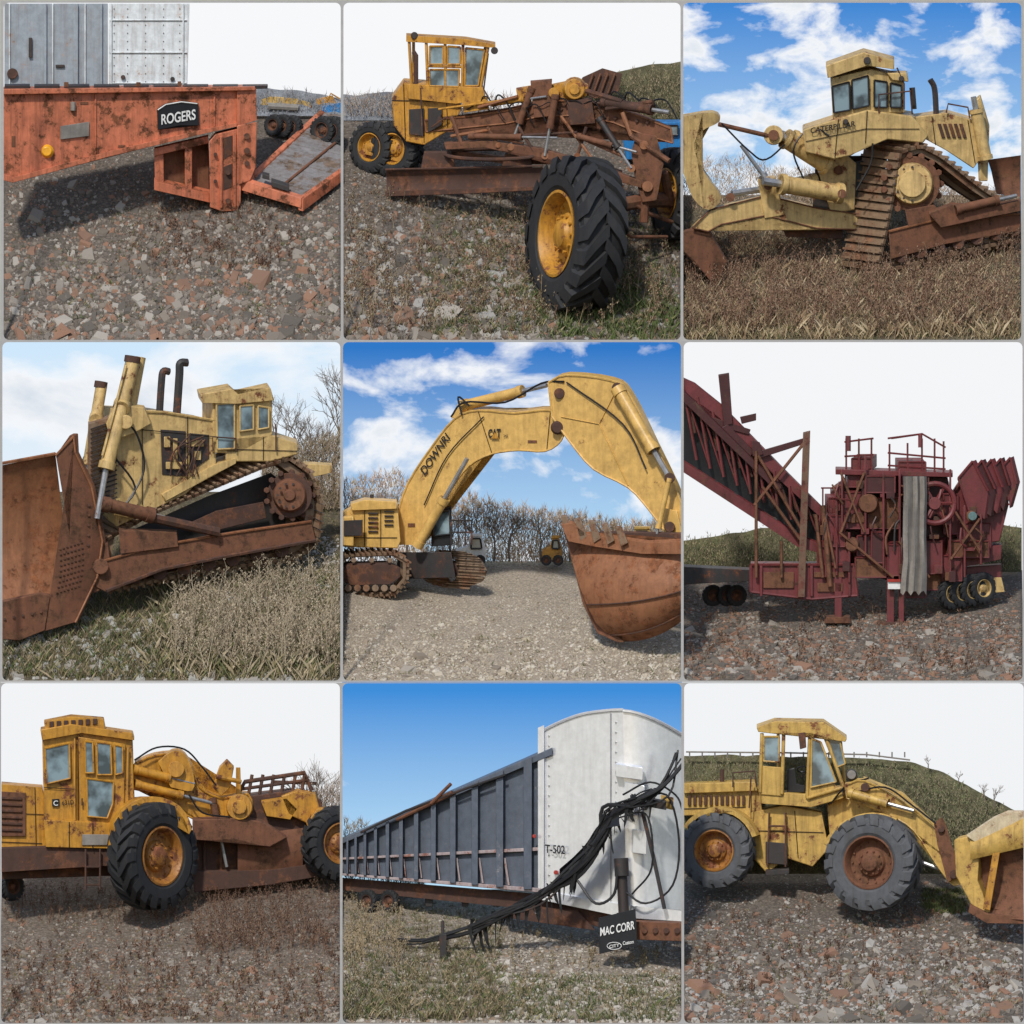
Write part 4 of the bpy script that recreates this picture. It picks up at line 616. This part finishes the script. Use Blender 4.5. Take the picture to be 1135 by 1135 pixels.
B('rim_rail',SV,bev=0).tu(smooth([(598,811),(620,800),(645,791),(672,787),(690,786)]),1.8,6,-4).tu(cv,1.8,6,-2);b=B('corner_strip',SV);b.pr([(596,806),(603,803),(603,988),(596,986)],(0,0,5),-7);B('nose_seam',ST,bev=.3).bx(676,790,1.2,208,-4,(0,0,2))
b=B('rivet',ST,bev=0);[b.disc(608,815+i*11,.8,2,-5,6) for i in range(16)];[b.disc(682,800+i*11,.8,2,-5,6) for i in range(18)]
txt('T-502',604,944,22,1.5,9,BK,-9,bold=.02);B('marker_light',RR).disc(616,966,2.6,3,-8,10).disc(592,926,2.2,3,-16,10)
B('bottom_skirt',SV,bev=1).pr([(598,986),(694,1002),(756,1008),(756,1020),(694,1016),(598,996)],(0,0,16),-8)
b=B('chassis_beam',RD,bev=1).pr([(378,972),(600,990),(694,1016),(758,1022),(758,1040),(690,1034),(600,1008),(378,986)],(0,0,30),6);b.pr([(560,1000),(640,1008),(660,1030),(560,1016)],(0,0,20),0)
b=B('suspension',DK);[b.pr([(x,985),(x+12,986),(x+9,1004),(x+2,1004)],(0,0,18),12) for x in (400,430,470,510,545)]
b=B('landing_leg',DK);b.pr([(487,1034),(495,1034),(494,1086),(489,1086)],(0,-1,5),-104).tu([(491,1020,-60),(491,1060,-104)],2,6);B('landing_foot',TP,bev=.6).pr([(487,1084),(495,1084),(493,1106),(488,1106)],(0,0,4),-110)
b=B('step_box',SV,bev=1).pr([(682,846),(712,850),(712,864),(682,860)],(0,-2,16),-16);b.pr([(692,866),(714,870),(714,905),(692,900)],(0,0,10),-12).pr([(700,918),(716,920),(716,946),(700,944)],(0,0,8),-12);B('control_valve',DK).pr([(716,884),(738,888),(738,897),(716,893)],(0,-2,12),-22).disc(714,892,5,10,-26,12);B('warning_plate',YL,bev=.4).pr([(732,880),(746,883),(746,897),(732,894)],(0,0,2),2)
B('lift_cylinder',DK,bev=0).tu([(712,900,-20),(724,950,-20),(736,1006,-20)],2.2,8).tu([(688,950,-24),(692,1028,-24)],6,10);B('cable_reel',DK,bev=.6).tu([(688,950,-26),(689,970,-26)],8,12).tu([(691,1010,-26),(692,1024,-26)],8,12)
path=[(758,842,-4),(730,876,-26),(700,888,-34),(676,902,-36),(660,934,-40),(634,966,-44),(598,992,-52),(560,1012,-62),(520,1028,-74),(470,1040,-86),(425,1038,-100)]
for i in range(34):
    st=random.choice((0,1,2,2,2,3));n=random.choice((6,7,7,8,9,9,10,11));amp=random.choice((4,6,9,12));ph=random.uniform(0,6);fq=random.uniform(.8,2)
    B('hose',random.choice((BK,BK,RB,DK)),bev=0).tu(smooth([(p[0]+amp*math.sin(ph+fq*q)*(1-q/12),p[1]+amp*math.cos(ph*1.7+fq*q)*(1-q/13)+random.uniform(-2,3),p[2]+random.uniform(-5,3)) for q,p in enumerate(path[:n]) if q>=st],4),random.choice((.6,.9,1.2,1.6,2.2)),6)
b=B('torn_wrap',BK,bev=0,label='torn black wrapping hanging from the hoses')
for i in range(75):
    u=random.uniform(.12,.82)*10;q=int(u);f=u-q;x=path[q][0]*(1-f)+path[q+1][0]*f+random.uniform(-8,8);y=path[q][1]*(1-f)+path[q+1][1]*f+random.uniform(-8,6);z=path[q][2]-4+random.uniform(-3,3);L=random.uniform(8,34);ww=random.uniform(.6,3);lx=random.uniform(-6,6)
    b.sheet([[(x-ww,y,z),(x+ww,y+1,z-2)],[(x-ww*.8+lx*.3,y+L*.4,z-1),(x+ww*.6+lx*.3,y+L*.4,z+2)],[(x-ww*.7+lx*.6,y+L*.75,z+1),(x+ww*.5+lx*.6,y+L*.7,z-1)],[(x+lx-.3,y+L,z),(x+lx+.4,y+L*.9,z+1)]])
b.sheet([[(x,y+12*(j/4)*(1+.4*math.sin(x)),-44+3*math.sin(x+j)) for x,y in ((620,962),(634,950),(648,936),(660,918),(672,906),(686,898))] for j in range(5)])
B('air_line',BK,bev=0).tu(smooth([(700,890,-30),(738,880,-20),(752,930,-10),(745,980,-12),(715,1000,-20),(690,985,-26)]),1.2,6).tu(smooth([(696,900,-30),(718,905,-26),(722,960,-22),(700,990,-24)]),1.1,6).tu(smooth([(640,975,-44),(660,1000,-44),(680,990,-36),(684,960,-34)]),1.6,6).tu(smooth([(690,880,-30),(720,866,-26),(748,880,-10),(757,900,-6)]),1.1,6)
b=B('mud_flap',BK,bev=.6).pr([(663,1016),(704,1006),(706,1046),(664,1056)],(0,0,3),-46);txt('MAC CORR',665,1036,38,-8,9,WT,-47.5,b,bold=.02);txt('CITY',675,1049.5,11,-2,3.4,WT,-47.5,b);txt('Custom',690,1046,12,-2,4,WT,-47.5,b)
b=B('badge_ring',WT,b,bev=0);b.tu([(680.5+8*math.cos(t/2),1047+4*math.sin(t/2)) for t in range(14)],.45,4,-47.5)
B('hitch_plate',RU,bev=1).pr([(700,1020),(758,1022),(758,1042),(700,1040)],(0,-2,24),-30);b=B('coupling',RD,bev=.5);[b.disc(714+i*12,1030,3.4,5,-33,12) for i in range(4)]
for x in (408,432):wheel(x,998,gd(1012)+6,13,-40,.5,RD,lug=16)
# ================= 9 loader
cell(2,2,965);sky(WS);hill([(757,838),(800,836),(870,838),(960,840),(1010,844),(1050,858),(1100,886),(1133,902)],968,gmat('green_hillside',(.15,.145,.08),(.19,.175,.1),(.13,.155,.065),5),352);brush('hill_scrub',14000,[(758,841),(960,843),(1010,847),(1050,861),(1100,889),(1133,904)],966,345,3.2,[(.22,.2,.11),(.17,.18,.08),(.25,.21,.13),(.14,.15,.065),(.2,.15,.1)],w=.5,th=6)
T('guard_rail','long grey guard rail along the hilltop road','guard rail',870,836,350);B('rail',TP,bev=0).tu([(760,833),(870,834),(960,836),(1008,842)],1,5);b=B('post',TP,bev=0);[b.tu([(x,833),(x,839)],.8,4) for x in range(764,1008,14)]
for X,H,Y in ((1028,22,852),(1090,34,890),(1101,38,896),(1062,20,868)):tree(X,Y,H,350,dep=4)
ground(G1);stones(13000,3.6,ST1+[(.32,.3,.28),(.38,.36,.33)]);stones(900,8,ST1+[(.36,.34,.31)],yr=(1010,1131));grass(5000,8,WEED+GRN+DRY);grass(2500,14,GRN[:3],xr=(1020,1070),yr=(985,1012),w=.7);weeds(200,18,WEED,yr=(990,1100));frames()
T('wheel_loader','yellow articulated wheel loader with raised cab on stony ground','loader',967,1007,262,-.3)
B('engine_hood',YL,bev=2).pr([(752,876),(800,872),(842,874),(846,920),(836,944),(820,920),(796,902),(752,904)],(0,-4,50),10);b=B('louvre',RD);[b.bx(762+i*6,881,3.4,11,7,(0,0,2)) for i in range(11)];seam([[(832,876),(832,936)],[(752,896),(826,894)]],9)
b=B('rear_fender',YL,bev=1.5);P=[(795+46*math.cos(t),942-48*math.sin(t)) for t in [.35+i*.2 for i in range(12)]];b.pr(P+[(795+(p[0]-795)*.88,942+(p[1]-942)*.9) for p in P[::-1]],(6,-2,40),-22)
B('engine_hood_top',YL,bev=1.5).pr([(756,868),(836,866),(840,876),(758,879)],(0,-3,50),4);B('exhaust_pipe',RD,bev=0).tu([(800,868,20),(800,852,20)],2.4,8)
wheel(795,942,296,42,-20,.6,YR,lug=17,ty=RG)
B('articulation_frame',YL,bev=2).pr([(832,900),(868,892),(910,900),(918,940),(900,960),(870,950),(850,968),(834,950)],(0,-3,44),6);B('step',DK).pr([(848,932),(872,934),(872,958),(848,956)],(0,0,6),0).pr([(848,964),(874,962),(874,968),(848,970)],(0,-2,14),-4);seam([[(880,898),(884,950)],[(836,920),(912,922)]],5);B('ladder',RD,bev=0).tu([(852,900,0),(850,960,0)],1.2,5).tu([(870,900,0),(870,960,0)],1.2,5).tu([(852,915,0),(870,915,0)],1.2,5)
b=B('cab',YL,bev=1.5);b.pr([(843,876),(895,880),(932,872),(934,884),(900,894),(843,890)],(0,-3,40),-6)
for p in ([(844,812),(842,878)],[(868,812),(866,880)],[(897,812),(894,884)],[(912,808),(934,872)],[(894,884),(934,872)]):b.tu([(x,y,-8) for x,y in p],2.3,6)
b.tu([(862,812,30),(862,876,30)],2,6).tu([(930,812,26),(936,870,20)],2,6).pr([(842,848),(867,850),(866,882),(842,880)],(0,0,4),-8).pr([(897,852),(905,850),(930,874),(895,884)],(0,0,4),-8)
B('roof',YL,b,bev=1.5).pr([(838,806),(858,799),(912,800),(938,818),(936,822),(898,811),(840,811)],(0,-4,44),-12)
W([(846,816),(863,816),(863,844),(846,843)],YL,-10);W([(899,818),(909,822),(926,866),(898,872)],YL,-10);W([(912,815),(930,820),(936,846),(926,850)],YL,-8)
B('seat',BK,bev=2).pr([(872,852),(880,850),(882,868),(892,870),(892,878),(872,878)],(0,0,14),8);B('steering_wheel',BK,bev=0).tu([(889+6*math.cos(t/2),852+3*math.sin(t/2),5+5*math.sin(t/2)) for t in range(14)],1,5);B('mirror',RD).pr([(884,812),(892,811),(893,828),(886,830)],(0,0,2),-18)
B('headlight',DK).disc(943,858,6.5,8,-14,16,r2=6).disc(956,872,5,7,-14,14);B('headlight_lens',TP).disc(943,858,5,2,-16,14).disc(956,872,4,2,-16,12);B('lamp_post',RD,bev=0).tu([(934,880,-8),(943,864,-8)],1.6,5)
b=B('grab_rail',RD,bev=0);b.tu([(812,872,0),(812,856,0),(836,854,0),(838,872,0)],1,5).tu([(830,895,-10),(832,860,-10)],1,5)
b=B('front_fender',YL,bev=1.5);P=[(966+60*math.cos(t),960-60*math.sin(t)) for t in [1.1+i*.16 for i in range(11)]];b.pr(P+[(966+(p[0]-966)*.92,960+(p[1]-960)*.9) for p in P[::-1]],(6,-2,40),-30)
B('front_frame',YL,bev=2).pr([(916,892),(940,876),(980,880),(1000,900),(1010,940),(960,960),(920,940)],(0,-3,44),10)
wheel(967,955,232,54,-22,.55,RU,lug=18,ty=RG,skew=.7)
BA=smooth([(936,870),(958,865),(996,886),(1026,908),(1048,940),(1066,968),(1056,980),(1036,956),(1012,920),(984,902),(938,884)],3);B('boom_arm',YL,bev=2).pr(BA,(0,-3,12),-20);edge(BA,YL,1,-20.5);B('boom_arm',YL,bev=2).pr([(956,862),(1000,880),(1036,914),(1050,936),(1040,938),(1000,896),(956,874)],(0,-3,10),26)
hyd((940,878,-28),(1012,898,-28),5,YL,.6);hyd((980,940,-10),(1040,962,-10),5,RU,.5);B('bell_crank',RU,bev=1.5).pr(smooth([(1034,912),(1044,906),(1052,930),(1060,960),(1050,976),(1042,950),(1038,936)],3),(0,0,10),-26)
B('pin',RD).disc(958,872,5,5,-26,14).disc(1042,918,4,4,-30,12).disc(1056,968,5,4,-30,12)
B('hose',BK,bev=0).tu(smooth([(946,878,-22),(980,872,-26),(1010,892,-30),(1036,912,-30)]),1.1,5).tu(smooth([(920,890,-4),(938,870,-14),(962,862,-20)]),1.1,5)
b=B('bucket',YL,bev=2,label='loader bucket with faded yellow side and worn edge').pr([(1056,930),(1072,926),(1084,940),(1082,975),(1096,1010),(1088,1012),(1074,1000),(1058,970)],(6,-4,20),-34)
B('bucket_lining',RU,b,bev=0).sheet([[(1080+i*12,y-i*sl,z-i*2) for i in range(6)] for y,sl,z in ((944,3,-34),(956,2.4,-22),(972,1.4,-16),(990,.4,-18),(1004,-.6,-26),(1014,-1,-36))]);B('bucket_top',YL,b,bev=0).sheet([[(1074+i*13,y-i*s2,z-i) for i in range(6)] for y,s2,z in ((926,6,-30),(934,5,-40),(946,3.4,-42),(952,3,-38))])
B('bucket_lip',PW,b,bev=1,label='pale worn top edge of the bucket').pr([(1070,926),(1100,906),(1116,899),(1140,899),(1140,915),(1104,924),(1078,932)],(0,-2,6),-40)
B('cutting_edge',RU,b,bev=1).pr([(1074,1002),(1094,1012),(1140,1016),(1140,1023),(1092,1022),(1072,1010)],(0,-2,10),-42);b2=B('brace_strip',YO,b,bev=1);b2.pr([(1100,938),(1108,936),(1096,1008),(1088,1006)],(0,0,3),-41)
flush()
# ---------------- light, world, camera
dv=Vector((.3,1,-1.0)).normalized();sl=bpy.data.lights.new('sun','SUN');sl.energy=2.9;sl.angle=math.radians(4);sl.color=(1,.955,.88);so=link(bpy.data.objects.new('sun',sl));so.rotation_euler=dv.to_track_quat('-Z','Y').to_euler();so.location=(0,-20,50)
w=bpy.data.worlds.new('World');scn.world=w;w.use_nodes=True;t=w.node_tree;sk=t.nodes.new('ShaderNodeTexSky');sk.sky_type='NISHITA';sk.sun_disc=False;sk.sun_elevation=math.asin(-dv.z);sk.sun_rotation=math.atan2(-dv.x,-dv.y)%(2*math.pi)
bgn=t.nodes['Background'];t.links.new(sk.outputs[0],bgn.inputs[0]);bgn.inputs[1].default_value=.125
cm=bpy.data.cameras.new('camera');co=link(bpy.data.objects.new('camera',cm));co.location=(0,-4000+10,567.5*S);co.rotation_euler=(math.pi/2,0,0);cm.sensor_width=36;cm.lens=36*4006/(1135*S);cm.clip_start=500;cm.clip_end=9000;scn.camera=co
scn.view_settings.view_transform='Standard';scn.view_settings.look='None';scn.view_settings.exposure=0
